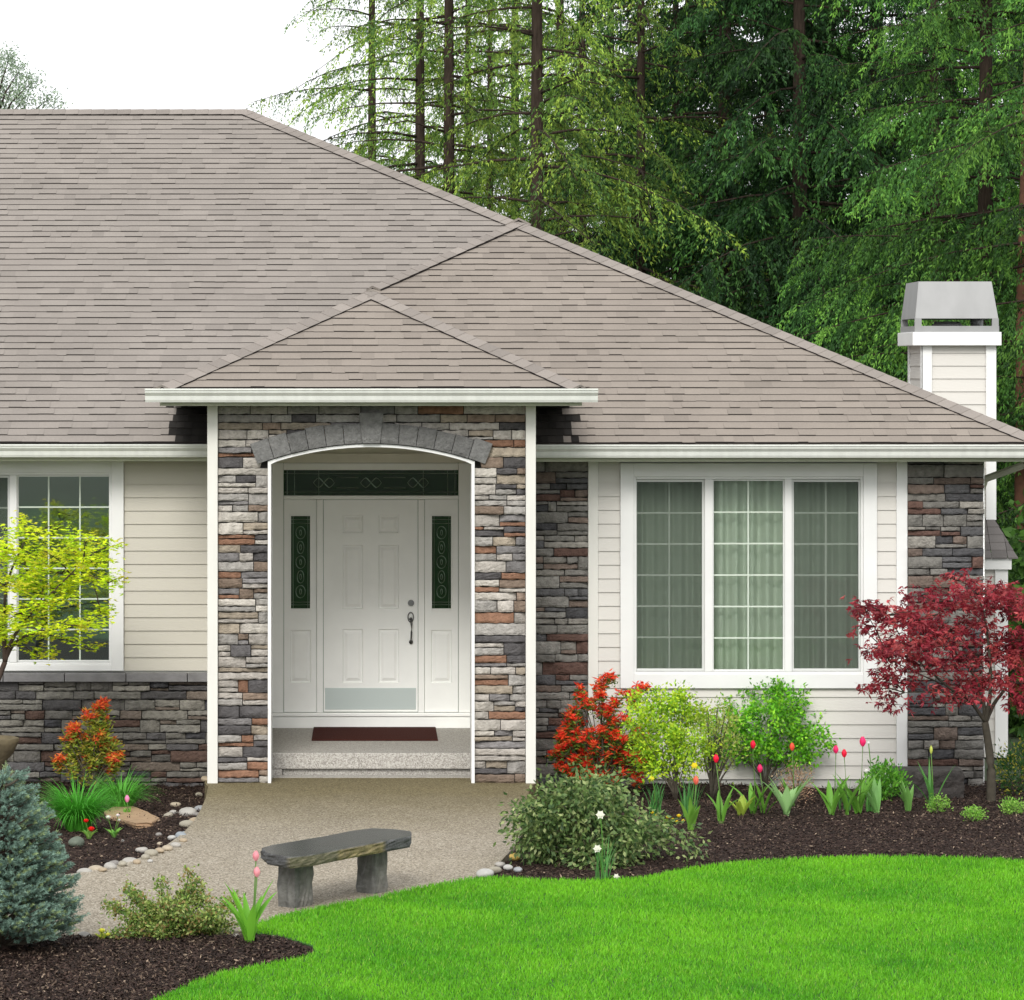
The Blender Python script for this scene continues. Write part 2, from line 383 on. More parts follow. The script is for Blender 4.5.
# ---- shingle courses as real overlapping tabs
SH = MB()
def shingles(mb, ox, d0, z0, vmax, xr, dirn='front', e=.143, tone=(.228,.204,.182)):
    """front plane: eave along X at depth d0,height z0; xr(run)->(x0,x1) at plan distance run"""
    k = 0; v = 0.0
    while v < vmax:
        vt = min(v+e+.03, vmax+.02); run0, run1 = v*CT, vt*CT
        a0, a1 = xr(min(run0, vmax*CT)); b0, b1 = xr(min(run1, vmax*CT))
        if a1-a0 > .03:
            x = a0-random.uniform(0, .2)
            while x < a1:
                wd = random.choice([.09,.12,.15,.18,.22,.26])
                if ox and run0 < 1.15 and abs(x) < 2.0: wd = .07
                xa, xb = max(x, a0), min(x+wd, a1); x += wd
                if xb-xa < .01: continue
                th = .0165 if random.random() < .45 else .0120
                j = random.uniform(-.004, .004)
                g = random.uniform(.955, 1.045); t = tuple(c*g for c in tone)
                if random.random() < .10: t = tuple(c*.90 for c in t)
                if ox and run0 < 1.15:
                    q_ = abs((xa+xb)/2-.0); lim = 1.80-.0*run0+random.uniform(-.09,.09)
                    if q_ < lim: gq = .09*random.uniform(.6,1.4); t = tuple(c*gq for c in t)   # tabs either side of the porch turned near-black, ragged outline
                r0 = run0+j
                ya_, yb_ = max(xa, b0), min(xb, b1)
                if ya_ > yb_: ya_ = yb_ = (max(b0, min(b1, (xa+xb)/2)))
                def pt(xx, run, h): return (xx, Y(d0+run-h*ST), z0+run*TAN+h*CT)
                vs = [pt(xa, r0, th), pt(xb, r0, th), pt(yb_, run1, .004), pt(ya_, run1, .004), pt(xa, r0, 0), pt(xb, r0, 0)]
                n = len(mb.v); mb.v.extend(vs); mb.c.extend([t]*6)
                mb.f.append([n, n+1, n+2, n+3]); mb.m.append(0)
                mb.f.append([n+4, n+5, n+1, n]); mb.m.append(1)
                mb.f.append([n+4, n, n+3]); mb.m.append(1); mb.f.append([n+5, n+2, n+1]); mb.m.append(1)
        v += e
XC = 6.09; RR = 7.47; XRG = XC-RR       # roof corner, half span, ridge end
zR = zE+RR*TAN
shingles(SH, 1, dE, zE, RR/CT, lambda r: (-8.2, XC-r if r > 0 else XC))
main = SH.build('roof', [M_shingle, M_butt], house)
# closing planes behind / beside
def qp(*p): return [(x, Y(d), z) for x, d, z in p]
rb_ = MB()
t_ = .03
rb_.add(qp((XC, dER, zE-t_), (XC, dE+2*RR, zE-t_), (XRG, dE+RR, zR-t_)), [(0,1,2)])
rb_.add(qp((-8.2, dE+2*RR, zE-t_), (XC, dE+2*RR, zE-t_), (XRG, dE+RR, zR-t_), (-8.2, dE+RR, zR-t_)), [(0,1,2,3)])
rb_.add(qp((-8.2, dE, zE-t_), (XC, dE, zE-t_), (XRG, dE+RR, zR-t_), (-8.2, dE+RR, zR-t_)), [(0,1,2,3)])
PKX, PKR = 1.52, XC-1.52
CLX = -1.3; cr = CLX-(XC-2*PKR)
rb_.add(qp((XC, dER, zE-.01), (CLX, dER, zE-.01), (CLX, dER+cr, zE+cr*TAN-.01), (PKX, dER+PKR, zE+PKR*TAN-.01)), [(0,3,2,1)])
rb_.add(qp((CLX, dER+cr, zE+cr*TAN-.01), (CLX, dER+cr+.2, zE+cr*TAN-.01), (PKX, dER+PKR+.2, zE+PKR*TAN-.01), (PKX, dER+PKR, zE+PKR*TAN-.01)), [(0,1,2,3)])
o = rb_.build('roof_deck', M_shingle, main); 
for v in o.data.color_attributes['Col'].data: v.color = (.20,.18,.16,1)
# right wing plane, a hand's width forward of the main one
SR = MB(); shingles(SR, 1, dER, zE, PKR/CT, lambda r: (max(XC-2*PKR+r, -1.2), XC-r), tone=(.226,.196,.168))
wing = SR.build('roof', [M_shingle, M_butt], house)
# porch roof
PW = 1.81; SP = MB(); zPK = zPE+PW*TAN
shingles(SP, 0, dPE, zPE, PW/CT, lambda r: (-PW+r, PW-r), tone=(.226,.196,.168))
proof = SP.build('roof', [M_shingle, M_butt], house)
pb = MB()
for s in (-1, 1):
    pb.add(qp((s*PW, dPE, zPE-.005), (s*PW, 33.84, zPE-.005), (0, 35.65, zPK-.005), (0, dPE+PW, zPK-.005)), [(0,1,2,3)])
pb.add(qp((-PW, dPE, zPE-.008), (PW, dPE, zPE-.008), (0, dPE+PW, zPK-.008)), [(0,1,2)])
o = pb.build('roof_deck', M_shingle, proof)
for v in o.data.color_attributes['Col'].data: v.color = (.20,.18,.16,1)

NF = Vector((0,-ST,CT)); NR_ = Vector((ST,0,CT)); NLf = Vector((-ST,0,CT)); NB = Vector((0,ST,CT))
def caps(name, P0, P1, n1, n2, parent, wd=.13, sp=.145, tone=(.222,.197,.176), start=0):
    """bent cap shingles from low P0 to high P1"""
    mb = MB(); P0 = Vector(P0); P1 = Vector(P1); D = P1-P0; Lh = D.length; D.normalize()
    up = (n1+n2).normalized()
    w1 = D.cross(n1); w2 = D.cross(n2)
    if w1.dot(w2) > 0 or True:
        if w1.dot(n2-n1*n1.dot(n2)) > 0: pass
    # make each wing point down its own plane, away from the other
    if w1.dot(n1+ -n2*1.0) < 0: w1 = -w1
    if w2.dot(n2-n1) < 0: w2 = -w2
    s = start
    while s < Lh:
        a = P0+D*s; b = P0+D*min(s+sp+.05, Lh)
        g = random.uniform(.87, 1.12); t = tuple(c*g for c in tone)
        hl, hh = .032, .027
        vs = [a+n1*(hl-.006)+w1*wd, a+up*hl, a+n2*(hl-.006)+w2*wd, b+n1*(hh-.006)+w1*wd, b+up*hh, b+n2*(hh-.006)+w2*wd,
              a+n1*.004+w1*wd, a+up*.01, a+n2*.004+w2*wd, b+n1*.0+w1*wd, b+n2*.0+w2*wd]
        n = len(mb.v); mb.v.extend([tuple(v) for v in vs]); mb.c.extend([t]*11)
        for f, mi in (((0,1,4,3),0), ((1,2,5,4),0), ((6,7,1,0),0), ((7,8,2,1),0), ((6,0,3,9),1), ((8,10,5,2),1)):
            mb.f.append([n+i for i in f]); mb.m.append(mi)
        s += sp
    return mb.build(name, [M_shingle, M_butt], parent)
P3 = lambda x, d, z: (x, Y(d), z)
caps('hip_cap', P3(PKX, dER+PKR+.2, zE+PKR*TAN), P3(XRG, dE+RR, zR), NF, NR_, main)
caps('ridge_cap', P3(XRG, dE+RR, zR), P3(-8.2, dE+RR, zR), NF, NB, main)
caps('hip_cap', P3(XC, dER, zE), P3(PKX, dER+PKR, zE+PKR*TAN), NF, NR_, wing)
caps('hip_cap', P3(PKX-1.50, dER+PKR-1.50, zE+(PKR-1.5)*TAN+.01), P3(PKX, dER+PKR, zE+PKR*TAN+.01), NF, NLf, wing, wd=.10)
caps('hip_cap', P3(-PW, dPE, zPE), P3(0, dPE+PW, zPK), NF, NLf, proof, wd=.12)
caps('hip_cap', P3(PW, dPE, zPE), P3(0, dPE+PW, zPK), NF, NR_, proof, wd=.12)
caps('ridge_cap', P3(0, dPE+PW-.03, zPK+.01), P3(0, 35.6, zPK+.01), NLf, NR_, proof, wd=.14)
caps('ridge_cap', P3(PKX, dER+PKR-.06, zE+PKR*TAN+.03), P3(PKX, dER+PKR+.3, zE+PKR*TAN+.03), NLf, NR_, wing, wd=.13)

# ---- gutters, fascia, soffit
def gutter(x0, x1, d, ztop, parent, h=.115):
    prof = [(0,0),(0,-h),(-.075,-h),(-.085,-h+.02),(-.092,-h*.52),(-.116,-h*.28),(-.120,-.012),(-.128,-.010),(-.128,.004),(-.112,.004),(-.108,-.02),(-.012,-.06)]
    mb = MB(); n = len(prof)
    V = [(x0, Y(d)+a, ztop+b) for a, b in prof]+[(x1, Y(d)+a, ztop+b) for a, b in prof]
    mb.add(V, [(i, (i+1) % n, (i+1) % n+n, i+n) for i in range(n)]+[tuple(range(n)), tuple(range(2*n-1, n-1, -1))])
    return mb.build('gutter', M_gutter, parent)
gutter(X(145,31.1), X(598,31.1), dPE-.02, zPE-.008, house)
gutter(-8.3, -1.44, dE-.02, zE-.012, house)
g_ = gutter(1.45, XC+.05, dER-.02, zE-.012, house)
fb = MB(); fb.box(-PW-.02, PW+.02, Y(dPE), Y(dPE)+.025, zPE-.155, zPE-.015)
for s in (-1, 1): fb.box(s*(PW+.018), s*(PW-.007), Y(dPE)+.026, Y(34.3), zPE-.155, zPE-.015)
fb.build('fascia', M_fascia, house)
fb = MB(); fb.box(-8.3, -1.436, Y(dE), Y(dE)+.025, zE-.165, zE-.02); fb.build('fascia', M_fascia, house)
fb = MB(); fb.box(1.446, XC, Y(dER), Y(dER)+.025, zE-.165, zE-.02); fb.box(XC-.025, XC, Y(dER)+.026, Y(dE+2*RR), zE-.165, zE-.02); fb.build('fascia', M_fascia, house)
sf = MB(); sf.box(-PW, PW, Y(dPE)+.026, Y(33.9), zPE-.15, zPE-.135)
sf.box(-8.2, -1.436, Y(dE)+.026, Y(dL)+.02, zE-.16, zE-.145); sf.box(1.446, XC-.026, Y(dER)+.026, Y(dR)+.05, zE-.16, zE-.145)
sf.box(5.63, XC-.026, Y(dR)+.052, Y(dE+2*RR), zE-.16, zE-.145)
sf.build('soffit', M_fascia, house)

# ---- lap siding
def siding(x0, x1, d, z0, z1, m, e=.1228, name='siding', zoff=0):
    mb = MB(); z = z0
    while z < z1-.01:
        zt = min(z+e, z1); y = Y(d)
        # lower butt stands proud, top tucks under the next board
        vs = [(x0,y-.016,z),(x1,y-.016,z),(x1,y-.003,zt),(x0,y-.003,zt),(x0,y,z),(x1,y,z),(x0,y+.02,zt),(x1,y+.02,zt)]
        mb.add(vs, [(0,1,2,3),(4,5,1,0)])
        z = zt
    mb.add([(x0,Y(d)+.004,z0),(x1,Y(d)+.004,z0),(x1,Y(d)+.004,z1),(x0,Y(d)+.004,z1)], [(0,1,2,3)])
    return mb.build(name, m, house)
ztop = zE-.16
# solid wall cores behind (openings left for windows)
def wall_with_hole(x0, x1, z0, z1, hx0, hx1, hz0, hz1, d, th=.12, m=M_room, name='wall'):
    mb = MB(); y0, y1 = Y(d)+.006, Y(d)+th
    mb.box(x0, hx0, y0, y1, z0, z1); mb.box(hx1, x1, y0, y1, z0, z1); mb.box(hx0, hx1, y0, y1, hz1, z1); mb.box(hx0, hx1, y0, y1, z0, hz0)
    return mb.build(name, m, house)
# left: window px 0.. -> 124 ; casing outer
LWx1 = X(124, dL); LWx0 = X(-92, dL); LWz1 = Z(460, dL); LWz0 = Z(670.5, dL)
wall_with_hole(-8, -1.44, -.3, ztop, LWx0+.05, LWx1-.08, LWz0+.03, LWz1-.1, dL)
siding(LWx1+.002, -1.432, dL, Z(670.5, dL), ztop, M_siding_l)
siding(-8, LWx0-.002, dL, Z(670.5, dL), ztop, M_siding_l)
# right
RWx0, RWx1, RWz1, RWz0 = X(620, dR), X(876.5, dR), Z(463, dR), Z(688, dR)
wall_with_hole(1.44, 5.61, -.3, ztop, RWx0+.1, RWx1-.1, RWz0+.1, RWz1-.1, dR)
siding(X(598,dR), RWx0-.002, dR, RWz0-.0, ztop, M_siding, e=.1255)
siding(RWx1+.002, X(896,dR), dR, RWz0-.0, ztop, M_siding, e=.1255)
siding(X(598,dR), X(896,dR), dR, Z(779,dR), RWz0-.001, M_siding, e=.1255)
# shell of the rest of the building
sh = MB(); sh.box(5.49, 5.61, Y(dR)+.121, Y(dE+2*RR)-.5, -.3, ztop); sh.box(-8, 5.48, Y(dE+2*RR)-.5, Y(dE+2*RR)-.38, -.3, ztop)
sh.box(-8.12, -8, Y(dL)+.13, Y(dE+2*RR)-.5, -.3, zE+2.5); sh.build('wall', M_siding, house)
def corner_board(x0, x1, d, z0, z1, th=.035, m=M_trim):
    mb = MB(); mb.box(x0, x1, Y(d)-th, Y(d)+.02, z0, z1); return mb.build('corner_board', m, house, bevel=.004)
corner_board(X(588,dR), X(598,dR), dR, Z(779,dR), ztop)
corner_board(X(896,dR), X(907,dR), dR, Z(781,dR), ztop, m=M_white)
zPt = zPE-.155
corner_board(-1.434, X(218,dP), dP-.02, Z(787,dP), zPt, th=.05)
corner_board(X(525.5,dP), 1.444, dP-.02, Z(787,dP), zPt, th=.05)

# ---- ledge stone veneer
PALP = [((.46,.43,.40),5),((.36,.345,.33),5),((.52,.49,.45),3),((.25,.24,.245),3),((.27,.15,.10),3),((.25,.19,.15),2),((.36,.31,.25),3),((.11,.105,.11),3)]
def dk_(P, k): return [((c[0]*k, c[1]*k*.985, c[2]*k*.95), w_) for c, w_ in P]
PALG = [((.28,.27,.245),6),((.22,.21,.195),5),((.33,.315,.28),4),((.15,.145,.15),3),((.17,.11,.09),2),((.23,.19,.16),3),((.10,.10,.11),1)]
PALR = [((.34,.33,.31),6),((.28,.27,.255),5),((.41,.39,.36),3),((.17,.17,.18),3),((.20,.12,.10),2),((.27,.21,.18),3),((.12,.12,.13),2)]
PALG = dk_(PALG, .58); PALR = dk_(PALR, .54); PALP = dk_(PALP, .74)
def pick(pal):
    t = random.uniform(0, sum(p[1] for p in pal))
    for c, w_ in pal:
        t -= w_
        if t <= 0: return c
    return pal[0][0]
def stonework(name, x0, x1, z0, z1, d, pal, parent, floor=None, hrow=(.07,.15), wr=(.13,.48), axis='x', prot=.05):
    mb = MB(); rects = []; z = z0
    while z < z1-.02:
        h = random.uniform(*hrow)
        if z+h > z1-.04: h = z1-z
        x = x0
        while x < x1-.01:
            w_ = random.uniform(*wr)
            if x+w_ > x1-.08: w_ = x1-x
            r = random.random()
            if h > .085 and r < .50:
                k = random.uniform(.32,.68)
                rects.append((x, x+w_, z, z+h*k)); 
                if w_ > .25 and random.random() < .5:
                    q = random.uniform(.3,.7); rects += [(x, x+w_*q, z+h*k, z+h), (x+w_*q, x+w_, z+h*k, z+h)]
                else: rects.append((x, x+w_, z+h*k, z+h))
            elif h > .085 and r < .62 and w_ > .25:
                k = random.uniform(.35,.65); q = random.uniform(.3,.7)
                rects += [(x, x+w_*q, z, z+h*k), (x, x+w_*q, z+h*k, z+h), (x+w_*q, x+w_, z, z+h)]
            else: rects.append((x, x+w_, z, z+h))
            x += w_
        z += h
    for (a, b, c, e_) in rects:
        if floor is not None:
            if e_ < min(floor(a), floor((a+b)/2), floor(b))+.01: continue
        nx, nz = max(3, int((b-a)/.035)), 5; g = .0035
        a += g; b -= g; c += g; e_ -= g
        col = pick(pal); g_s = random.uniform(.82,1.18); col = tuple(x_*g_s for x_ in col)
        base = random.uniform(.4,1)*prot
        fac = [(random.uniform(-.35,.35), random.uniform(-.5,.5), random.uniform(.0,.014)) for _ in range(3)]
        cx, cz = (a+b)/2, (c+e_)/2; n0 = len(mb.v); jag = [random.uniform(-.004,.004) for _ in range(nx+1)]; jag2 = [random.uniform(-.005,.003) for _ in range(nx+1)]
        for i in range(nx+1):
            for k in range(nz+1):
                u = i/nx; v = k/nz
                xx = a+(b-a)*u; zz = c+(e_-c)*v
                if k == 0: zz += jag[i]
                if k == nz: zz += jag2[i]
                hgt = base+min(f[0]*.10*(xx-cx)/max(.1,(b-a))*2+f[1]*(zz-cz)*.5+f[2] for f in fac)+random.uniform(-.0022,.0022)
                if i in (0, nx): hgt -= .008
                if k == 0: hgt -= .008
                if k == nz: hgt -= .005
                hgt = max(hgt, .007)
                if floor is not None: zz = max(zz, floor(xx))
                mb.v.append((xx, Y(d)-hgt, zz)); mb.c.append(col)
        for i in range(nx):
            for k in range(nz):
                q = n0+i*(nz+1)+k; mb.f.append([q, q+nz+1, q+nz+2, q+1]); mb.m.append(0)
        # rim
        ring = [n0+i*(nz+1) for i in range(nx+1)]+[n0+nx*(nz+1)+k for k in range(1,nz+1)]+[n0+i*(nz+1)+nz for i in range(nx-1,-1,-1)]+[n0+k for k in range(nz-1,0,-1)]
        m0 = len(mb.v)
        for r_ in ring: vx = mb.v[r_]; mb.v.append((vx[0], Y(d)+.004, vx[2])); mb.c.append(col)
        L = len(ring)
        for i in range(L): mb.f.append([ring[i], m0+i, m0+(i+1) % L, ring[(i+1) % L]]); mb.m.append(0)
    mb.box(x0+.002, x1-.002, Y(d)-.004, Y(d)+.01, (z0 if floor is None else 0), z1, m=1) if floor is None else None
    return mb.build(name, [M_stone, M_joint], parent)
# arch geometry
AX0, AX1 = X(268,dP), X(474.5,dP); ACX = (AX0+AX1)/2; AH = (AX1-AX0)/2; ARISE = 17*dP/F; ZSP = Z(461,dP)
ARAD = (AH**2+ARISE**2)/(2*ARISE); AZC = ZSP+ARISE-ARAD
def arc(x, r=ARAD):
    dx = abs(x-ACX)
    return AZC+sqrt(max(r*r-dx*dx, 0)) if dx < r*.98 else -9
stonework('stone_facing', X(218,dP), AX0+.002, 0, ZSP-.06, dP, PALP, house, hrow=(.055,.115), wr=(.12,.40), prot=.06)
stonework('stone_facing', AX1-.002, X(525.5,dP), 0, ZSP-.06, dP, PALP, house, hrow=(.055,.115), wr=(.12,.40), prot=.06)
rout = ARAD+.10
def flo(x):
    dx = abs(x-ACX); 
    return arc(x, rout) if dx < AH+.06 else -9
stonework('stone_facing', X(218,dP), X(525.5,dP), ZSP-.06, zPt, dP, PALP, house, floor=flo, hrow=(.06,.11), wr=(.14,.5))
# arch stones
nv = 13; half = math.asin((AH+.09)/ARAD); Rin, Rout = ARAD+.008, ARAD+.185
vo = MB()
for i in range(nv):
    a0 = -half+2*half*i/nv; a1 = -half+2*half*(i+1)/nv; key = i == nv//2
    ro = Rout+(.09 if key else random.uniform(-.012,.012)); g = .0022; pr = (.105 if key else random.uniform(.082,.094)); gray = random.uniform(.12,.175)
    if key: gray = .17
    col = (gray, gray*.99, gray*.96)
    n0 = len(vo.v); NN = 6
    for j in range(NN+1):
        for k in range(NN+1):
            a = a0+g/ARAD*1.2+(a1-a0-g/ARAD*2.4)*j/NN; r = Rin+(ro-Rin)*k/NN
            if key: a = (a0+a1)/2+((a-(a0+a1)/2)*(1+.28*k/NN)) 
            hg = pr+random.uniform(-.002,.002)-(.006 if (j in (0,NN) or k in (0,NN)) else 0)
            vo.v.append((ACX+r*sin(a), Y(dP)-hg, AZC+r*cos(a))); vo.c.append(col)
    for j in range(NN):
        for k in range(NN):
            q = n0+j*(NN+1)+k; vo.f.append([q,q+NN+1,q+NN+2,q+1]); vo.m.append(0)
    ring = [n0+j*(NN+1) for j in range(NN+1)]+[n0+NN*(NN+1)+k for k in range(1,NN+1)]+[n0+j*(NN+1)+NN for j in range(NN-1,-1,-1)]+[n0+k for k in range(NN-1,0,-1)]
    m0 = len(vo.v)
    for r_ in ring: vx = vo.v[r_]; vo.v.append((vx[0], Y(dP)+.0, vx[2])); vo.c.append(col)
    for q in range(len(ring)): vo.f.append([ring[q], m0+q, m0+(q+1) % len(ring), ring[(q+1) % len(ring)]]); vo.m.append(0)
vo.build('arch_stones', M_stone, house)
# porch wall core with the arched opening
pc = MB(); N = 24; y0, y1 = Y(dP)+.005, Y(dP)+.34
pc.box(-1.43, AX0, y0, y1, -.25, zPt); pc.box(AX1, 1.44, y0, y1, -.25, zPt)
for i in range(N):
    xa = AX0+(AX1-AX0)*i/N; xb = AX0+(AX1-AX0)*(i+1)/N; za, zb = arc(xa)+.006, arc(xb)+.006
    pc.add([(xa,y0,za),(xb,y0,zb),(xb,y0,zPt),(xa,y0,zPt),(xa,y1,za),(xb,y1,zb),(xb,y1,zPt),(xa,y1,zPt)], [(0,1,2,3),(5,4,7,6),(4,5,1,0)])
pc.build('porch_wall', M_joint, house)
for s in (-1, 1):
    sw = MB(); sw.box(s*1.433, s*1.30, Y(dP)+.345, Y(35.9), -.3, zPt+.0); sw.build('porch_side_wall', M_siding_l, house)
# white liner of the opening
tr = MB(); pts = [(AX0, -.0)]+[(AX0, z) for z in (1.0, ZSP-.0)]
n_arc = 24
path = [(AX0, 0.0), (AX0, ZSP)]+[(AX0+(AX1-AX0)*i/n_arc, arc(AX0+(AX1-AX0)*i/n_arc)) for i in range(1, n_arc)]+[(AX1, ZSP), (AX1, 0.0)]
inn = []
for (x, z) in path:
    v = Vector((ACX-x, (AZC if z > ZSP+.001 else z)-z)); 
    if z <= ZSP+.001: inn.append((x+(.028 if x < ACX else -.028), z-(.026 if z == ZSP else 0)))
    else: v.normalize(); inn.append((x+v.x*.026, z+v.y*.026))
ya, yb = Y(dP)-.055, Y(dP)+.36
for i in range(len(path)-1):
    (xa,za),(xb,zb) = path[i], path[i+1]; (ia,ja),(ib,jb) = inn[i], inn[i+1]
    tr.add([(xa,ya,za),(xb,ya,zb),(ib,ya,jb),(ia,ya,ja),(xa,yb,za),(xb,yb,zb),(ib,yb,jb),(ia,yb,ja)], [(0,1,2,3),(3,2,6,7),(5,4,7,6),(1,0,4,5)])
tr.build('arch_trim', M_white, house)
# left wainscot, right stone fields
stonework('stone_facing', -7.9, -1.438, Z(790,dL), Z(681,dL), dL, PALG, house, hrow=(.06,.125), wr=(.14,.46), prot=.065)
lg = MB(); x = -7.9
while x < -1.45:
    xb = min(x+.565, -1.438); lg.box(x, xb-.006, Y(dL)-.10, Y(dL)+.0, Z(680,dL)-.01, Z(672.5,dL)); x += .565
lg.build('stone_ledge', mat('slate_ledge', (.17,.165,.165), .75, var=.2, vscale=9, bump=.2), house, bevel=.006)
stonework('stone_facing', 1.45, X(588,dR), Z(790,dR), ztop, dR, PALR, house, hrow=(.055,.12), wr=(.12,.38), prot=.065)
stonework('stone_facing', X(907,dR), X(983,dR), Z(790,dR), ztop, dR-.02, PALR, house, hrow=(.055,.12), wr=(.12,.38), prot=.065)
sd = MB(); sd.box(X(983,dR)-.02, 5.62, Y(dR)-.02, Y(dR)+.35, -.25, ztop); sd.build('stone_return', M_stone, house)
for v in sd and house.children[-1].data.color_attributes['Col'].data: v.color = (.25,.24,.22,1)

# ---- entry: alcove, door, sidelights, transom
al = MB(); zc = zPt-.02
for s in (-1, 1): al.box(s*1.06, s*1.29, Y(dP)+.345, Y(dD)+.05, -.2, zc-.101)
al.box(-1.29, 1.29, Y(dP)+.345, Y(dD)+.2, zc-.1, zc); al.box(-1.29, 1.29, Y(dD)+.06, Y(dD)+.2, -.2, zc-.101)
al.box(-1.059, 1.059, Y(dD)+.0, Y(dD)+.059, Z(463,dD)+.003, zc-.102); al.box(-1.059, 1.059, Y(dD)-.03, Y(dD)-.001, Z(453.5,dD), Z(463,dD)+.003)
al.build('entry_wall', M_alcove, house)
xd, zd = lambda p: X(p, dD), lambda p: Z(p, dD)
fr = MB(); yf = Y(dD)
fr.box(xd(271), xd(458.0+13), yf-.02, yf+.058, zd(728), zd(716.5))                     # base board
fr.box(xd(270.4), xd(471.6), yf-.035, yf+.058, zd(716.2), zd(712.6))                       # sill
fr.box(xd(271.5), xd(283.5), yf-.012, yf+.058, zd(712.4), zd(463)); fr.box(xd(458.5), xd(470.5), yf-.012, yf+.058, zd(712.4), zd(463))
fr.box(xd(283.7), xd(458.3), yf-.012, yf+.058, zd(470), zd(463)); fr.box(xd(283.7), xd(458.3), yf-.012, yf+.058, zd(499.5), zd(495.5))
fr.box(xd(316.5), xd(323.2), yf-.02, yf+.058, zd(712.4), zd(499.7)); fr.box(xd(418.2), xd(424.5), yf-.02, yf+.058, zd(712.4), zd(499.7))
fr.build('door_frame', M_door, house, bevel=.006)
def panelled(name, x0, x1, z0, z1, y, panels, parent, m, th=.045, holes=()):
    """slab with routed raised panels; holes are cut right through"""
    cells = sorted(panels+list(holes)); xs = sorted({x0, x1, *[v for p in cells for v in (p[0], p[1])]}); zs = sorted({z0, z1, *[v for p in cells for v in (p[2], p[3])]})
    mb = MB()
    for i in range(len(xs)-1):
        for k in range(len(zs)-1):
            cx, cz = (xs[i]+xs[i+1])/2, (zs[k]+zs[k+1])/2
            if any(p[0] < cx < p[1] and p[2] < cz < p[3] for p in cells): continue
            mb.add([(xs[i],y,zs[k]),(xs[i+1],y,zs[k]),(xs[i+1],y,zs[k+1]),(xs[i],y,zs[k+1])], [(0,1,2,3)])
    for (a, b, c, e) in panels:
        lev = [(0, 0), (.010, .014), (.020, .014), (.046, .001)]; n0 = len(mb.v)
        for ins, dp in lev:
            for q in ((a+ins, c+ins), (b-ins, c+ins), (b-ins, e-ins), (a+ins, e-ins)): mb.v.append((q[0], y+dp, q[1])); mb.c.append((1,1,1))
        for l in range(3):
            for j in range(4): mb.f.append([n0+l*4+j, n0+l*4+(j+1) % 4, n0+l*4+4+(j+1) % 4, n0+l*4+4+j]); mb.m.append(0)
        mb.f.append([n0+12, n0+13, n0+14, n0+15]); mb.m.append(0)
    for (a, b, c, e) in holes:
        for (p, q, r_, s_) in ((a,b,c,c),(a,b,e,e)): mb.add([(p,y,r_),(q,y,r_),(q,y+.04,r_),(p,y+.04,r_)], [(0,1,2,3)])
        for p in (a, b): mb.add([(p,y,c),(p,y,e),(p,y+.04,e),(p,y+.04,c)], [(0,1,2,3)])
    for (p, q) in ((x0, x1),): mb.add([(x0,y,z0),(x0,y,z1),(x0,y+th,z1),(x0,y+th,z0),(x1,y,z0),(x1,y,z1),(x1,y+th,z1),(x1,y+th,z0)], [(0,1,2,3),(4,7,6,5),(1,5,6,2),(0,3,7,4)])
    return mb.build(name, m, parent)
pan = []
for (pa, pb_) in ((342.5, 363), (378.5, 399)):
    pan += [(xd(pa), xd(pb_), zd(533), zd(515)), (xd(pa), xd(pb_), zd(609), zd(545)), (xd(pa), xd(pb_), zd(683), zd(629))]
door = panelled('front_door', xd(323.6), xd(417.8), zd(711.8), zd(500), yf+.01, pan, house, M_door)
kp = MB(); kp.box(xd(325), xd(416), yf+.004, yf+.0085, zd(709.5), zd(688))
kp.build('kick_plate', M_nickel, door, bevel=.001)
lk = MB(); lk.tube([(xd(411), yf+.009, zd(603)), (xd(411), yf-.012, zd(603))], [.031,.027], 20); lk.tube([(xd(411), yf-.013, zd(603)), (xd(411), yf-.022, zd(603))], .014, 16)
lk.build('deadbolt', M_pewter, door, smooth=False)
hd = MB(); ring = [(xd(410.7)+.026*cos(a), yf-.004, zd(617.2)+.046*sin(a)) for a in np.linspace(0, 2*pi, 25)]
hd.tube(ring, .0055, 8, cap=False); hd.tube([(xd(410.7), yf+.009, zd(619)), (xd(410.7), yf-.035, zd(619))], [.016,.012], 14)
hd.tube([(xd(411), yf-.03, zd(619)), (xd(411.4), yf-.05, zd(624)), (xd(411.4), yf-.055, zd(632)), (xd(411), yf-.045, zd(639)), (xd(411), yf-.012, zd(642))], [.008,.010,.009,.007,.006], 10)
hd.tube([(xd(411), yf+.009, zd(642)), (xd(411), yf-.012, zd(642))], [.020,.018], 16)
hd.build('handle', M_pewter, door, smooth=True)
def came(lines, name, parent, r=.0035):
    mb = MB()
    for l in lines: mb.tube(l, r, 5)
    return mb.build(name, M_came, parent)
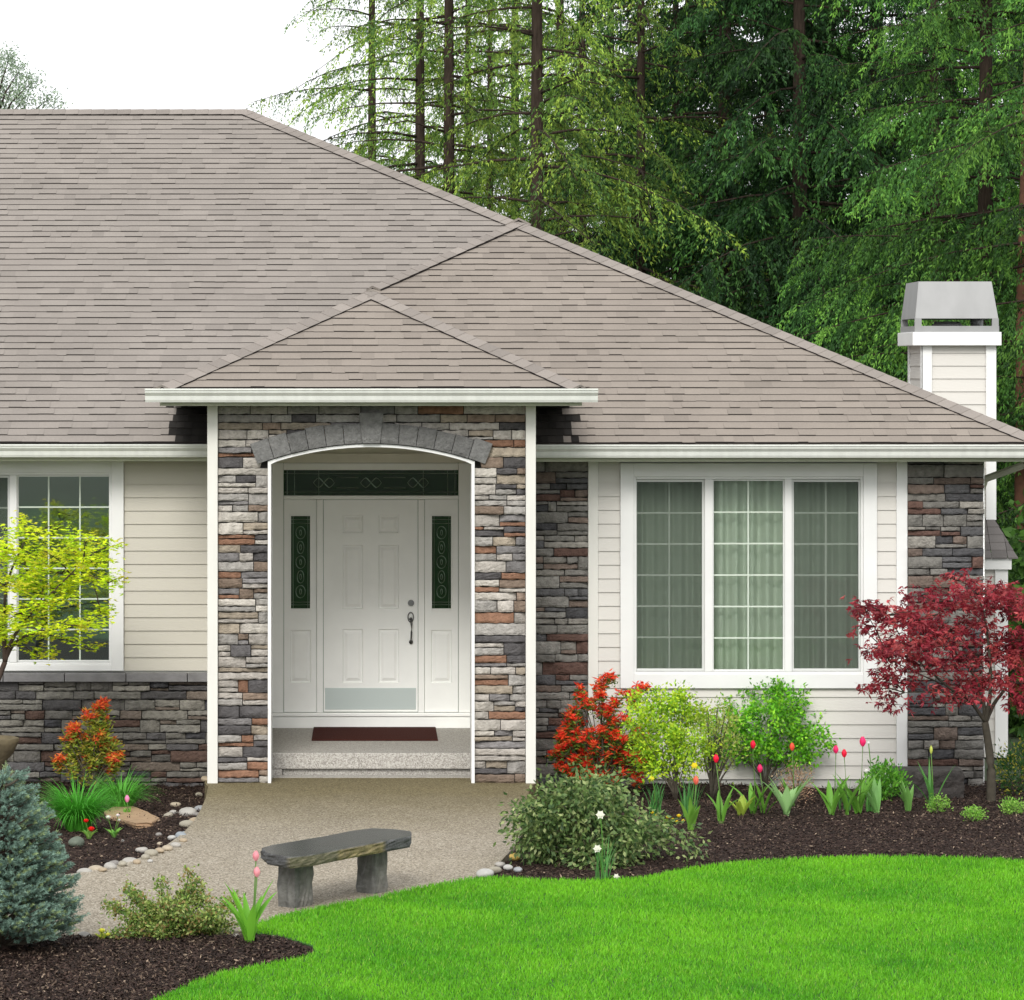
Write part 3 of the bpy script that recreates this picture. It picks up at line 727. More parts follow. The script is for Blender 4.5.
for (a, b, pa, pb_) in ((284, 316.2, 291, 310), (424.8, 458, 432, 451)):
    s_ = panelled('sidelight', xd(a), xd(b), zd(712), zd(499.8), yf+.004, [(xd(pa-1), xd(pb_+1), zd(683), zd(630))], house, M_door, holes=[(xd(pa), xd(pb_), zd(608.5), zd(516))])
    rim = MB()
    x0, x1, z0, z1 = xd(pa), xd(pb_), zd(608.5), zd(516)
    for q in ((x0-.016, x0, z0-.016, z1+.016), (x1, x1+.016, z0-.016, z1+.016), (x0+.0005, x1-.0005, z1, z1+.016), (x0+.0005, x1-.0005, z0-.016, z0)): rim.box(q[0], q[1], yf-.008, yf+.0035, q[2], q[3])
    rim.build('glazing_bead', M_door, s_, bevel=.003)
    g = MB(); g.box(x0, x1, yf+.022, yf+.028, z0, z1); g.build('pane', M_glass_d, s_)
    cx = (x0+x1)/2; yy = yf+.018; ls = []
    for z in (z1-.035, z1-.07, z0+.035, z0+.06): ls.append([(x0, yy, z), (x1, yy, z)])
    ls += [[(x0+.02, yy, z0), (x0+.02, yy, z1)], [(x1-.02, yy, z0), (x1-.02, yy, z1)]]
    for k in range(5):
        zc_ = z0+.16+k*(z1-z0-.32)/4; a_ = .032 if k % 2 else .045; hh = .06
        for sg in (-1, 1): ls.append([(cx+sg*a_*sin(t), yy, zc_-hh*cos(t)) for t in np.linspace(0, pi, 9)])
        ls.append([(cx+.010*cos(t), yy, zc_+.026*sin(t)) for t in np.linspace(0, 2*pi, 9)])
    came(ls, 'leading', s_)
tw = MB(); x0, x1, z0, z1 = xd(284), xd(458), zd(495.3), zd(470.3)
tw.box(x0, x1, yf+.022, yf+.028, z0, z1)
tn = tw.build('transom_window', M_glass_d, house); yy = yf+.018; cx = (x0+x1)/2; cz = (z0+z1)/2
ls = [[(x0, yy, z0+.03), (x1, yy, z0+.03)], [(x0, yy, z1-.03), (x1, yy, z1-.03)]]+[[(x, yy, z0), (x, yy, z1)] for x in (x0+.03, x0+.10, x1-.10, x1-.03, cx-.5, cx+.5)]
for sx in (-.45, 0, .45):
    for sg in (-1, 1):
        ls.append([(cx+sx+t*.10, yy, cz+sg*.045*sin(abs(t)*pi)) for t in np.linspace(-1, 1, 13)])
        ls.append([(cx+sx-sg*.05, yy, cz-.05), (cx+sx+sg*.05, yy, cz+.05)])
ls += [[(cx+a, yy, cz+b), (cx+c, yy, cz+b)] for a, c in ((.12,.33), (-.33,-.12)) for b in (-.05,.05)]
came(ls, 'leading', tn)
dk = MB(); dk.box(-1.2, 1.2, yf+.059, yf+.0595, 0, .01)
rbx = MB(); rbx.box(-1.0, 1.0, Y(dD)+.045, Y(dD)+.0585, .15, 2.85); rbx.build('hall_interior', mat('hall_reflect_green', (.10,.26,.11), .9), house)  # backing coloured green to paint in the lawn's reflection in the glass
# porch slab and step
st = MB(); y_st = Y(32.15)
st.box(-1.058, 1.058, y_st, Y(dD)-.001, .055, .20); st.box(-1.058, xd(288)-.0, y_st+.001, y_st+.05, -.02, .0549); st.box(xd(288), 1.058, y_st+.045, Y(dD)-.002, -.02, .0549)
M_step = mat('aggregate_step', cols=[(.42,.40,.36),(.33,.31,.28),(.48,.46,.42),(.26,.24,.215),(.37,.35,.315)], cscale=110, rough=.8, bump=.5, bscale=110)
st.build('porch_step', M_step, house, bevel=.012)
kb = MB(); kb.box(-1.058, 1.058, Y(31.95), y_st-.001, -.02, .003); kb.build('porch_floor', M_step, house)
# doormat
dm = MB(); p0, p1 = 311.5, 438
d0 = F*(CH-.2)/(741-PY0); d1 = dD-.03
xx0, xx1 = X(p0, d0), X(p1, d0)
dm.box(xx0, xx1, Y(d0), Y(d1), .2005, .213)
dm.build('doormat', M_mat, None, bevel=.004, label='thin dark maroon doormat lying before the white front door', cat='doormat')

# ---- windows
def window(x0, x1, z0, z1, d, sashes, casing=.125, rows=6, bot=None, mcas=M_white, gl=None):
    """sashes: list of (xa,xb,cols,screen)"""
    y = Y(d); mb = MB(); bot = bot or casing
    ix0, ix1, iz0, iz1 = x0+casing, x1-casing, z0+bot, z1-casing
    mb.box(x0, ix0, y-.045, y+.02, z0, z1); mb.box(ix1, x1, y-.045, y+.02, z0, z1)
    mb.box(ix0, ix1, y-.045, y+.02, iz1, z1); mb.box(ix0, ix1, y-.045, y+.02, z0, iz0)
    wn = mb.build('window', mcas, house, bevel=.004)
    fm = MB(); t = .022
    fm.box(ix0, ix0+t, y-.025, y+.08, iz0, iz1); fm.box(ix1-t, ix1, y-.025, y+.08, iz0, iz1); fm.box(ix0+t, ix1-t, y-.025, y+.08, iz1-t, iz1); fm.box(ix0+t, ix1-t, y-.025, y+.08, iz0, iz0+t)
    for i in range(len(sashes)-1): fm.box(sashes[i][1], sashes[i+1][0], y-.03, y+.08, iz0+t, iz1-t)
    fm.build('frame', M_white, wn, bevel=.003)
    for (a, b, cols, scr) in sashes:
        za, zb = iz0+t+.004, iz1-t-.004; s = .022 if scr else .012
        fs = MB(); fs.box(a, a+s, y+.005, y+.045, za, zb); fs.box(b-s, b, y+.005, y+.045, za, zb); fs.box(a+s, b-s, y+.005, y+.045, zb-s, zb); fs.box(a+s, b-s, y+.005, y+.045, za, za+s)
        fs.build('sash', M_white if not scr else mat('sash_grey', (.55,.56,.54), .5), wn)
        p = MB(); p.box(a+s, b-s, y+.040, y+.044, za+s, zb-s); p.build('pane', gl or M_glass, wn)
        gr = MB(); gw = .0068
        for i in range(1, cols): xx = a+(b-a)*i/cols; gr.box(xx-gw, xx+gw, y+.028, y+.039, za+s, zb-s)
        for k in range(1, rows): zz = za+s+(zb-za-2*s)*k/rows; gr.box(a+s, b-s, y+.027, y+.038, zz-gw, zz+gw)
        gr.build('grille', mat('grille_white', (.50,.56,.48), .5), wn)
        if scr:
            q = MB(); q.box(a+s*.5, b-s*.5, y+.012, y+.0135, za, zb); q.build('insect_screen', M_screen, wn)
    return wn, (ix0, ix1, iz0, iz1)
W1, _ = window(RWx0, RWx1, RWz0, RWz1, dR, [(X(634.5,dR), X(704.5,dR), 2, True), (X(712.5,dR), X(784.5,dR), 2, False), (X(791.5,dR), X(861,dR), 2, True)], casing=.125, bot=.13)
lx = lambda p: X(p, dL)
W2, _ = window(LWx0, LWx1, LWz0, LWz1, dL, [(lx(-76), lx(10), 3, True), (lx(17), lx(111), 3, False)], casing=.115, rows=6, bot=.055, gl=M_glass_l)
def room(x0, x1, z0, z1, y0, y1, m, name='room_interior'):
    mb = MB(); V = [(x0,y0,z0),(x1,y0,z0),(x1,y1,z0),(x0,y1,z0),(x0,y0,z1),(x1,y0,z1),(x1,y1,z1),(x0,y1,z1)]
    mb.add(V, [(0,1,2,3),(4,7,6,5),(1,5,6,2),(2,6,7,3),(3,7,4,0)]); return mb.build(name, m, house)
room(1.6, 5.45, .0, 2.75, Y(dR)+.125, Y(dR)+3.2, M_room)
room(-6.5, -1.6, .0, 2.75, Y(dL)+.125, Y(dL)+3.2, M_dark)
def curtain(x0, x1, z0, z1, y, label, amp=.03, wl=.11, m=M_curtain, group=None):
    n = int((x1-x0)/.008); xs = np.linspace(x0, x1, n); ph = np.cumsum(rng.uniform(.4, 1.6, n))*.008*2*pi/wl
    yy = y+amp*np.sin(ph)+.4*amp*np.sin(ph*.37+1); V = []; Fc = []
    for k, z in enumerate((z0, (z0+z1)/2, z1)):
        V += [(xs[i], yy[i]*(1 if k else 1)+0, z) for i in range(n)]
    V += [(v[0], v[1]+.003, v[2]) for v in V]
    for s in (0, 3*n):
        for k in range(2):
            Fc += [[s+k*n+i, s+k*n+i+1, s+(k+1)*n+i+1, s+(k+1)*n+i] for i in range(n-1)]
    return npmesh('curtain', V, Fc, m, smooth=True, label=label, cat='curtain', group=group)
yc = Y(dR)+.13+.05
curtain(X(626,dR), X(708,dR), .35, RWz1-.05, yc, 'pale sheer curtain behind the left, darker pane of the three-pane window')
curtain(X(709,dR), X(788,dR), .35, RWz1-.05, yc, 'bright sheer curtain behind the middle pane of the three-pane window', amp=.035, wl=.15)
curtain(X(789,dR), X(872,dR), .35, RWz1-.05, yc, 'pale sheer curtain behind the right pane of the three-pane window, nearest the red maple')

# ---- chimney
dC = 36.7; cx0, cx1 = X(921,dC), X(996,dC); cdep = .87; zc0 = -.2; zc1 = Z(345,dC)
ch = MB(); yC = Y(dC)
def chim_siding(mb, x0, x1, y0, y1, z0, z1, e=.131):
    z = z0
    while z < z1-.005:
        zt = min(z+e, z1); o_, i_ = .014, .002
        vs = [(x0-o_,y0-o_,z),(x1+o_,y0-o_,z),(x1+o_,y1+o_,z),(x0-o_,y1+o_,z),(x0-i_,y0-i_,zt),(x1+i_,y0-i_,zt),(x1+i_,y1+i_,zt),(x0-i_,y1+i_,zt)]
        mb.add(vs, [(0,1,5,4),(1,2,6,5),(2,3,7,6),(3,0,4,7),(0,3,2,1)]); z = zt
chim_siding(ch, cx0+.02, cx1-.02, yC+.02, yC+cdep-.02, Z(520,dC), zc1)
chim = ch.build('chimney', M_siding, house)
cb = MB()
for (a, b) in ((cx0, cx0+.11), (cx1-.105, cx1)):
    cb.box(a, b, yC-.02, yC+.004, Z(520,dC), zc1)
for (a, b) in ((yC-.02, yC+.04), (yC+cdep-.06, yC+cdep+.02)):
    cb.box(cx0-.004, cx0+.0155, a+.0, b, Z(520,dC), zc1-.001)
cb.build('trim_board', M_white, chim, bevel=.003)
band = MB(); band.box(cx0-.10, cx1+.04, yC-.10, yC+cdep+.08, Z(345.5,dC-.1), Z(332,dC-.1)); band.build('cap_band', M_white, chim, bevel=.006)
zb0, zb1, zb2, zt0 = Z(332,dC-.1), Z(326,dC), Z(318.5,dC), Z(281.5,dC)
fl = MB(); fl.box(cx0-.075, cx1+.02, yC-.07, yC+cdep+.05, zb0+.001, zb1); 
def frus(mb, x0, x1, y0, y1, z0, X0, X1, Y0_, Y1_, z1, top=True):
    mb.add([(x0,y0,z0),(x1,y0,z0),(x1,y1,z0),(x0,y1,z0),(X0,Y0_,z1),(X1,Y0_,z1),(X1,Y1_,z1),(X0,Y1_,z1)], [(0,1,5,4),(1,2,6,5),(2,3,7,6),(3,0,4,7)]+([(4,5,6,7)] if top else []))
ax0, ax1, ay0, ay1 = cx0-.075, cx1+.02, yC-.07, yC+cdep+.05
frus(fl, ax0+.006, ax1-.008, ay0+.006, ay1-.006, zb2, ax0+.05, ax1-.065, ay0+.07, ay1-.07, zt0)
frus(fl, ax0+.006, ax1-.008, ay0+.006, ay1-.006, zb2+.002, ax0+.006, ax1-.008, ay0+.006, ay1-.006, zb2-.001)
for (a, b) in ((ax0, ax0+.075), (ax1-.075, ax1)):
    for (c, e) in ((ay0, ay0+.06), (ay1-.06, ay1)): fl.box(a+.004, b-.004, c+.004, e-.004, zb1-.001, zb2+.0)
fl.build('metal_shroud', M_metal, chim)
fc_ = MB(); fc_.tube([(cx0+.33, yC+.4, zb1), (cx0+.33, yC+.4, zb1+.05)], [.16,.13], 16); fc_.tube([(cx0+.62, yC+.4, zb1), (cx0+.62, yC+.4, zb1+.09)], .05, 12)
fc_.build('flue_cap', M_metal, chim, smooth=True)
# wider base with its own little roof
lowx1 = X(1003,dC); zl = Z(557,dC)
lb_ = MB(); chim_siding(lb_, 5.63, lowx1-.03, yC-.25, yC+cdep+.25, -.3, zl-.11); lb_.build('chimney_base', M_siding, chim)
lt = MB(); lt.box(5.63, lowx1+.03, yC-.33, yC-.30, zl-.11, zl-.002); lt.box(lowx1-.13, lowx1-.0, yC-.29, yC-.27, -.3, zl-.111); lt.box(lowx1+.0, lowx1+.03, yC-.299, yC+cdep+.3, zl-.11, zl-.002)
lt.build('chimney_base_trim', M_white, chim, bevel=.003)
lr = MB()
for k in range(5):
    t0, t1 = k/5, (k+1)/5+.04; ins = .02
    for xa in np.arange(5.63, lowx1+.08, .16):
        def cp(t, lift): xe = lowx1+.09+(cx1-.02-lowx1-.09)*t; return (min(xa, xe), yC-.36+.34*t, zl+(Z(520,dC)-zl)*t+lift), (min(xa+.155, xe), yC-.36+.34*t, zl+(Z(520,dC)-zl)*t+lift)
        a, b = cp(t0, .014); c, e = cp(t1, .003)
        if b[0]-a[0] < .01: continue
        g = random.uniform(.8,1.1); lr.add([a, b, e, c, (a[0],a[1],a[2]-.014), (b[0],b[1],b[2]-.014)], [(0,1,2,3),(4,5,1,0)], col=(.13*g,.12*g,.115*g))
lr.add([(lowx1+.09,yC-.36,zl),(lowx1+.09,yC+cdep+.36,zl),(cx1,yC+cdep,Z(520,dC)),(cx1,yC,Z(520,dC))], [(0,1,2,3)], col=(.13,.12,.115))
lr.build('chimney_base_roof', M_shingle, chim)
# downspout from the eave corner back to the wall
ds = MB()
a = Vector(P3(X(1027,33.0), 32.7, Z(461,32.7))); b = Vector(P3(X(1021,33.2), 33.2, Z(466,33.2))); c = Vector(P3(X(985,34.5), 34.5, Z(479,34.5)))
ds.tube([a, b, c, c+Vector((-.02,.1,-.12)), c+Vector((-.02,.1,-2.4))], .036, 8)
ds.build('downspout', M_fascia, house)
print('house done')

# ================================================================== STONE BENCH
def lumpy_slab(name, outline, z0, z1, mats, parent, tilt=(0,0), rough=.012, cols=((.10,.10,.095),), topcol=(.12,.12,.12), seed=1, **kw):
    rr = random.Random(seed); n = len(outline); lv = 6; mb = MB()
    rings = []
    for k in range(lv+1):
        t = k/lv; z = z0+(z1-z0)*t; ring = []
        for i, (x, y) in enumerate(outline):
            j = rough*rr.uniform(-1,1)*(0.5 if k in (0, lv) else 1); cx = sum(p[0] for p in outline)/n; cy = sum(p[1] for p in outline)/n
            v = Vector((x-cx, y-cy)); vv = v.normalized()
            e = -.006 if k == lv else (-.01 if k == 0 else 0)
            ring.append(len(mb.v)); mb.v.append((x+vv.x*(j+e), y+vv.y*(j+e), z+tilt[0]*v.x+tilt[1]*v.y)); 
            q = cols[int((i*len(cols))/n) % len(cols)]; g = rr.uniform(.85,1.18); mb.c.append(tuple(c_*g for c_ in q) if k < lv else topcol)
        rings.append(ring)
    for k in range(lv):
        for i in range(n): mb.f.append([rings[k][i], rings[k][(i+1) % n], rings[k+1][(i+1) % n], rings[k+1][i]]); mb.m.append(0)
    mb.f.append(rings[lv][:]); mb.m.append(1 if len(mats) > 1 else 0); mb.f.append(rings[0][::-1]); mb.m.append(0)
    return mb.build(name, mats, parent, **kw)
M_basalt = mat('basalt', attr=True, rough=.7, var=.35, vscale=14, bump=.7, bscale=35, spec=.35)
M_basalt_top = mat('honed_basalt', (.04,.042,.04), .22, var=.3, vscale=5, spec=.5)
pl = G(295, 908, 0); pr = G(372, 894, 0); ax = (pr-pl).normalized(); nn = Vector((-ax.y, ax.x, 0))
zt = .385
ctr = (pl+pr)/2
bench = empty('stone_bench', ctr, 'dark stone slab bench on two rough stone legs beside the lawn', 'bench')
def uv(u, v): p = ctr+ax*u+nn*v; return (p.x, p.y)
def topw(px, py, z): p = G(px, py, z); return (p.x, p.y)
# slab corners read off the top outline
out_ = [topw(*p, zt) for p in [(261,848),(267,853),(290,857),(315,854),(340,849),(362,845),(387,840.5),(411,836),(411,831),(395,829),(372,828),(350,831),(325,836),(295,841),(272,845)]]
dense = []
for i in range(len(out_)):
    a, b = out_[i], out_[(i+1) % len(out_)]; k = max(1, int(math.hypot(b[0]-a[0], b[1]-a[1])/.05))
    for j in range(k): dense.append((a[0]+(b[0]-a[0])*j/k, a[1]+(b[1]-a[1])*j/k))
lumpy_slab('seat', dense, zt-.078, zt, [M_basalt, M_basalt_top], bench, rough=.007, cols=((.05,.05,.05),(.11,.10,.06),(.16,.13,.06),(.06,.06,.06),(.05,.05,.05),(.08,.08,.07),(.08,.08,.07)), topcol=(.1,.1,.1), seed=3)
for i, (q, w_, dp) in enumerate(((pl, .20, .17), (pr, .165, .17))):
    o_ = []
    for j in range(28):
        a = 2*pi*j/28; r_ = 1/ max(abs(cos(a))/(w_/2), abs(sin(a))/(dp/2)); r_ *= .97
        v = ax*(cos(a)*r_)+nn*(sin(a)*r_)*1; o_.append((q.x+v.x, q.y+.10+v.y))
    lumpy_slab('leg', o_, -.02, zt-.062, [M_basalt], bench, rough=.008, cols=((.12,.118,.105),(.105,.104,.095),(.13,.125,.11)), topcol=(.1,.1,.1), seed=5+i)

# ================================================================== ROCKS
import bmesh
def rock_mesh(seed, flat=.55):
    bm = bmesh.new(); bmesh.ops.create_icosphere(bm, subdivisions=3, radius=1); rr = random.Random(seed)
    ds_ = [(Vector((rr.gauss(0,1), rr.gauss(0,1), rr.gauss(0,1))).normalized(), rr.uniform(.05,.16)) for _ in range(7)]
    for v in bm.verts:
        n = v.co.copy(); k = 1
        for dd, s in ds_: k -= s*max(0, n.dot(dd)-.35)*1.6
        v.co = Vector((n.x*k, n.y*k*.8, n.z*k*flat))
    V = np.array([v.co[:] for v in bm.verts]); Fc = np.array([[v.index for v in f.verts] for f in bm.faces]); bm.free(); return V, Fc
def rock(x, y, r, col, label, group, cat='rock', name='river_rock', seed=0, zofs=0, scl=(1,1,1)):
    V, Fc = rock_mesh(seed); a = random.uniform(0, 6.28); V = V*np.array(scl)*r
    Rz = np.array([[cos(a),-sin(a),0],[sin(a),cos(a),0],[0,0,1]]); V = V@Rz.T
    z = (0 if inpoly(np.array([x]), np.array([y]), npatio)[0] else zat(x, y))+r*.30+zofs; V = V+np.array([x, y, z])
    return npmesh(name, V, Fc, M_rock, col=np.tile(col, (len(V),1)), smooth=True, label=label, cat=cat, group=group)
RC = [(.42,.40,.36),(.33,.34,.35),(.40,.32,.22),(.48,.47,.44),(.27,.25,.23),(.36,.33,.26),(.30,.33,.35),(.45,.38,.28)]
edge_rocks = [(206,795,6,2),(201,803,7,1),(197,811,5,4),(195,818,7,2),(199,790,5,5),(188,808,11,0),(187,820,8,5),(186,828,5,6),(180,832,8,6),(172,835,6,3),(183,840,5,2),(176,845,6,0),(168,848,7,7),
  (175,800,6,7),(168,812,6,5),(173,807,5,0),(160,851,6,2),(152,853,8,5),(142,847,7,0),(145,857,6,5),(130,857,11,0),(137,862,5,2),(114,858,7,4),(122,864,6,5),(110,866,8,0),(96,866,10,7),(103,870,5,2),(84,869,8,0),(150,861,4,3),(160,842,4,7),(159,829,4,4),(122,838,3,3)]
cname = ['pale grey', 'blue grey', 'tan', 'off white', 'dark brown grey', 'greenish tan', 'slate blue', 'sandy orange']
for i, (px, py, rp, c) in enumerate(edge_rocks):
    p = G(px, py+rp*.3); sc = F/DG(p)
    rock(p.x, p.y, rp/sc*1.05, tuple(v*.78 for v in RC[c]), None, 'river rocks edging the left bed', seed=100+i)['label'] = cname[c]+' river rock in the edging between left bed and patio'
for i, (px, py, rp, c, lab) in enumerate([(514,856,8,2,'yellow tan rock under the variegated shrub at the patio edge'),(500,864,7,0,'pale grey rock beside the yellow rock at the patio edge'),(508,868,6,3,'off white rock in the pile where patio, lawn and shrub meet'),
   (495,872,8,5,'greenish tan rock in the pile where patio and lawn meet'),(518,871,6,1,'blue grey rock nearest the foot of the variegated shrub'),(484,877,11,3,'large pale rock half sunk at the lawn corner of the patio')]):
    p = G(px, py, 0); sc = F/DG(p); cc = (.45,.31,.08) if i == 0 else tuple(v*.75 for v in RC[c])
    rock(p.x, p.y, rp/sc, cc, lab, 'rocks at the right patio edge', seed=200+i, zofs=.02)
p = G(77, 842); rock(p.x, p.y, .09, (.10,.12,.09), 'dark mossy rock between blue spruce and red primroses', None, seed=301)
p = G(84, 936, 0); rock(p.x, p.y, .07, (.22,.21,.19), 'grey rock at the foot of the blue spruce by the path', None, seed=302)
p = G(236, 936, 0); rock(p.x, p.y, .05, (.35,.33,.30), 'small pale rock between variegated shrub and pink tulips', None, seed=303)
# flagstone
fo = [(G(px, py).x, G(px, py).y) for px, py in [(104,811),(116,807),(132,807),(148,812),(160,817),(152,821),(136,822),(120,818),(106,815)]]
ys_ = [q[1] for q in fo]; sl_ = (zat(fo[0][0], max(ys_))-zat(fo[0][0], min(ys_)))/(max(ys_)-min(ys_)); zz = sum(zat(*q) for q in fo)/len(fo); fd = []
for i in range(len(fo)):
    a, b = fo[i], fo[(i+1) % len(fo)]
    for j in range(3): fd.append((a[0]+(b[0]-a[0])*j/3, a[1]+(b[1]-a[1])*j/3))
lumpy_slab('flagstone', fd, zz-.03, zz+.034, [M_rock], None, tilt=(0, sl_), rough=.01, cols=((.30,.19,.11),), topcol=(.33,.22,.13), seed=9, label='flat rust brown flagstone lying in the left bed', cat='flagstone')
# low dark stone block behind the tulips
bo = []
x0, x1 = X(893,32.2), X(960,32.2)
for (a, b, c, e) in ((x0, Y(32.0), x1, Y(32.0)), (x1, Y(32.0), x1, Y(32.35)), (x1, Y(32.35), x0, Y(32.35)), (x0, Y(32.35), x0, Y(32.0))):
    for j in range(12): bo.append((a+(c-a)*j/12, b+(e-b)*j/12))
lumpy_slab('stone_block', bo, -.25, Z(768,32.2), [M_basalt], None, rough=.012, cols=((.035,.03,.027),), topcol=(.06,.055,.05), seed=12, label='low dark block standing against the stone pier beside the tulips', cat='block')
# stone bowl at the left edge
bp_ = G(-6, 794); bz = zat(bp_.x, bp_.y); dB = DG(bp_)
bb = MB(); prof = [(.05,0),(.13,.0),(.12,.03),(.07,.08),(.06,.16),(.09,.20),(.17,.26),(.215,.32),(.225,.35),(.20,.355),(.15,.31),(.0,.29)]
n = 32; vs = []; 
for r_, z_ in prof: vs += [(bp_.x+r_*cos(2*pi*j/n), bp_.y+r_*sin(2*pi*j/n), bz+z_*1.5) for j in range(n)]
bb.add(vs, [(i*n+j, i*n+(j+1) % n, (i+1)*n+(j+1) % n, (i+1)*n+j) for i in range(len(prof)-1) for j in range(n)])
bb.build('stone_bowl', mat('mossy_stone', (.15,.12,.07), .85, var=.3, vscale=10, bump=.4, bscale=25), None, smooth=True, label='round mossy stone bowl on a short foot by the left stone wall', cat='bowl')

# ================================================================== PLANTS
def stems(parent, base, tips, r0=.012, r1=.003, m=M_twig, name='stem', bow=.12, n=5, sag=0):
    mb = MB(); base = Vector(base)
    for t in tips:
        t = Vector(t); h = (t-base); pts = []
        for i in range(n+1):
            u = i/n; p = base+Vector((h.x*u**(1+bow*2), h.y*u**(1+bow*2), h.z*u**(1-bow)))+Vector((random.gauss(0,.006), random.gauss(0,.006), 0))*sin(u*pi)
            pts.append(p)
        mb.tube(pts, [r0+(r1-r0)*i/n for i in range(n+1)], 5)
    return mb.build(name, m, parent, smooth=True)
def ell(n, c, r, shell=.6, lo=-1):
    v = runit(n); k = shell+(1-shell)*rng.random(n)**.5; p = v*k[:, None]
    p = p[p[:, 2] > lo]
    return np.array(c)+p*np.array(r)
def shrub(name, px, py, ptop, pl_, pr_, label, cat, colf, dens=1.0, leafL=.04, leafW=.016, group=None, depth=None, ncl=160, per=22, crad=.07,
          shell=.55, lo=-.8, stemmat=M_twig, nst=14, droop=0, part='foliage', lift=0, matl=None, skirt=False):
    b = G(px, py); d = DG(b); b.z = zat(b.x, b.y); sc = F/d
    x0, x1 = X(pl_, d), X(pr_, d); zt = Z(ptop, d); cx = (x0+x1)/2; rx = (x1-x0)/2; z0 = b.z+lift; rz = (zt-z0)/2; cz = (zt+z0)/2; ry = depth or rx*.8
    t = empty(name, b, label, cat, group)
    cl = ell(int(ncl*1.3), (cx, b.y, cz), (rx, ry, rz), shell, lo)[:ncl]
    cl[:, :] += rng.normal(size=cl.shape)*.02
    cl[:, 2] = np.maximum(cl[:, 2], b.z+.04)
    sel = cl[rng.integers(0, len(cl), nst)]
    stems(t, b, sel, m=stemmat)
    n = len(cl)*per; ci = np.repeat(np.arange(len(cl)), per)
    off = rng.normal(size=(n, 3))*crad; P = cl[ci]+off
    outw = (P-np.array([cx, b.y, cz-rz*.6])); outw /= np.linalg.norm(outw, axis=1, keepdims=True)
    A = outw*.8+rng.normal(size=(n, 3))*.6+np.array([0,0,.25-droop])
    tone = (1+rng.uniform(-.22,.22, len(cl)))[ci][:, None]
    lv = LV(); lv.add(P, A, rng.uniform(.7,1.25,n)*leafL, rng.uniform(.8,1.2,n)*leafW, colf(n, P, ci)*tone)
    P[:, 2] = np.maximum(P[:, 2], b.z)
    lv.build(part, matl or M_leaf, t)
    return t, cl
# ---- whorl shrubs (red new growth over green)
def pieris(px, py, blobs, label, gcol, rcol, scale=1.0, nred=60, d_off=0, group=None, redfrac=.6, name='andromeda_shrub'):
    b = G(px, py); b.z = zat(b.x, b.y); d = DG(b)
    t = empty(name, b, label, 'shrub', group); heads = []
    for (bx, by, br, k, red) in blobs:
        c = np.array([X(bx, d), b.y+random.uniform(-.5,.5)*br*d/F, Z(by, d)]); r_ = br*d/F
        q = ell(k, c, (r_, r_*.9, r_), .45)
        heads += [(p, red) for p in q]
    stems(t, b, [h[0] for h in heads if random.random() < .35], r0=.009, r1=.003)
    lg_, lr_ = LV(), LV()
    for p, red in heads:
        n = 20; az = rng.uniform(0, 2*pi, n); el = rng.uniform(-.35, .8, n)
        A = np.stack([np.cos(az)*np.cos(el), np.sin(az)*np.cos(el), np.sin(el)], 1)
        lg_.add(p-np.array([0,0,.03])+rng.normal(size=(n,3))*.022, A, rng.uniform(.035,.06,n)*scale, .016*scale, cmix(gcol, n, .25))
        if random.random() < red:
            n = 26; az = rng.uniform(0, 2*pi, n); el = rng.uniform(-.6, .9, n)
            A = np.stack([np.cos(az)*np.cos(el), np.sin(az)*np.cos(el), np.sin(el)], 1)
            lr_.add(p+rng.normal(size=(n,3))*.012+np.array([0,-.012,.012]), A, rng.uniform(.04,.068,n)*scale, .015*scale, cmix(rcol, n, .2))
    lg_.build('green_leaves', M_leaf, t); lr_.build('new_leaves', M_leaf, t, label='bright red new leaves')
    return t
RED = [(.82,.05,.022),(.88,.10,.03),(.72,.03,.022),(.88,.17,.05)]
pieris(603, 790, [(588,732,30,70,.95),(575,752,24,52,.95),(612,758,28,50,.85),(635,765,20,24,.85),(600,700,16,18,.9),(606,682,9,8,1),(583,770,14,20,.9),(622,730,18,28,.6),(603,778,20,24,.75),(628,700,10,8,.9),(641,690,7,4,1),(583,693,7,5,1),(640,752,16,18,.7),(618,742,22,22,.2)],
   'shrub with bright red new leaves in front of the stone between entry and right window', [(.10,.20,.03),(.06,.13,.03),(.22,.30,.04)], RED)
pieris(92, 793, [(88,752,22,36,.12),(98,735,12,18,.3),(101,708,6,8,.8),(101,720,7,12,.2),(75,728,7,9,1),(88,716,5,4,1),(72,742,8,12,.4),(108,745,12,18,.15),(116,759,8,10,1),(60,762,6,6,1),(84,760,20,44,.1),(95,745,16,26,.1),(100,725,8,14,.1),(106,764,10,12,.4)],
   'small shrub with orange red tips and yellow green leaves against the left stone wall', [(.35,.38,.04),(.25,.33,.04),(.40,.30,.05),(.16,.24,.03)], [(.80,.16,.04),(.72,.07,.04),(.80,.30,.05)])
# ---- lime shrub
lime = lambda n, P, ci: cmix([(.50,.64,.03),(.40,.58,.03),(.58,.66,.05),(.24,.44,.03)], n, .2)
# its airy right side belongs to a lighter neighbour
shrub('nandina', 712, 800, 700, 690, 742, 'thin airy yellow green shrub of fine stems right of the lime shrub', 'shrub', lambda n, P, ci: cmix([(.34,.44,.06),(.26,.38,.06),(.40,.44,.12)], n, .2), ncl=80, per=16, crad=.05, leafL=.034, leafW=.013, nst=26, lift=.25, shell=.2, stemmat=M_maplebark)
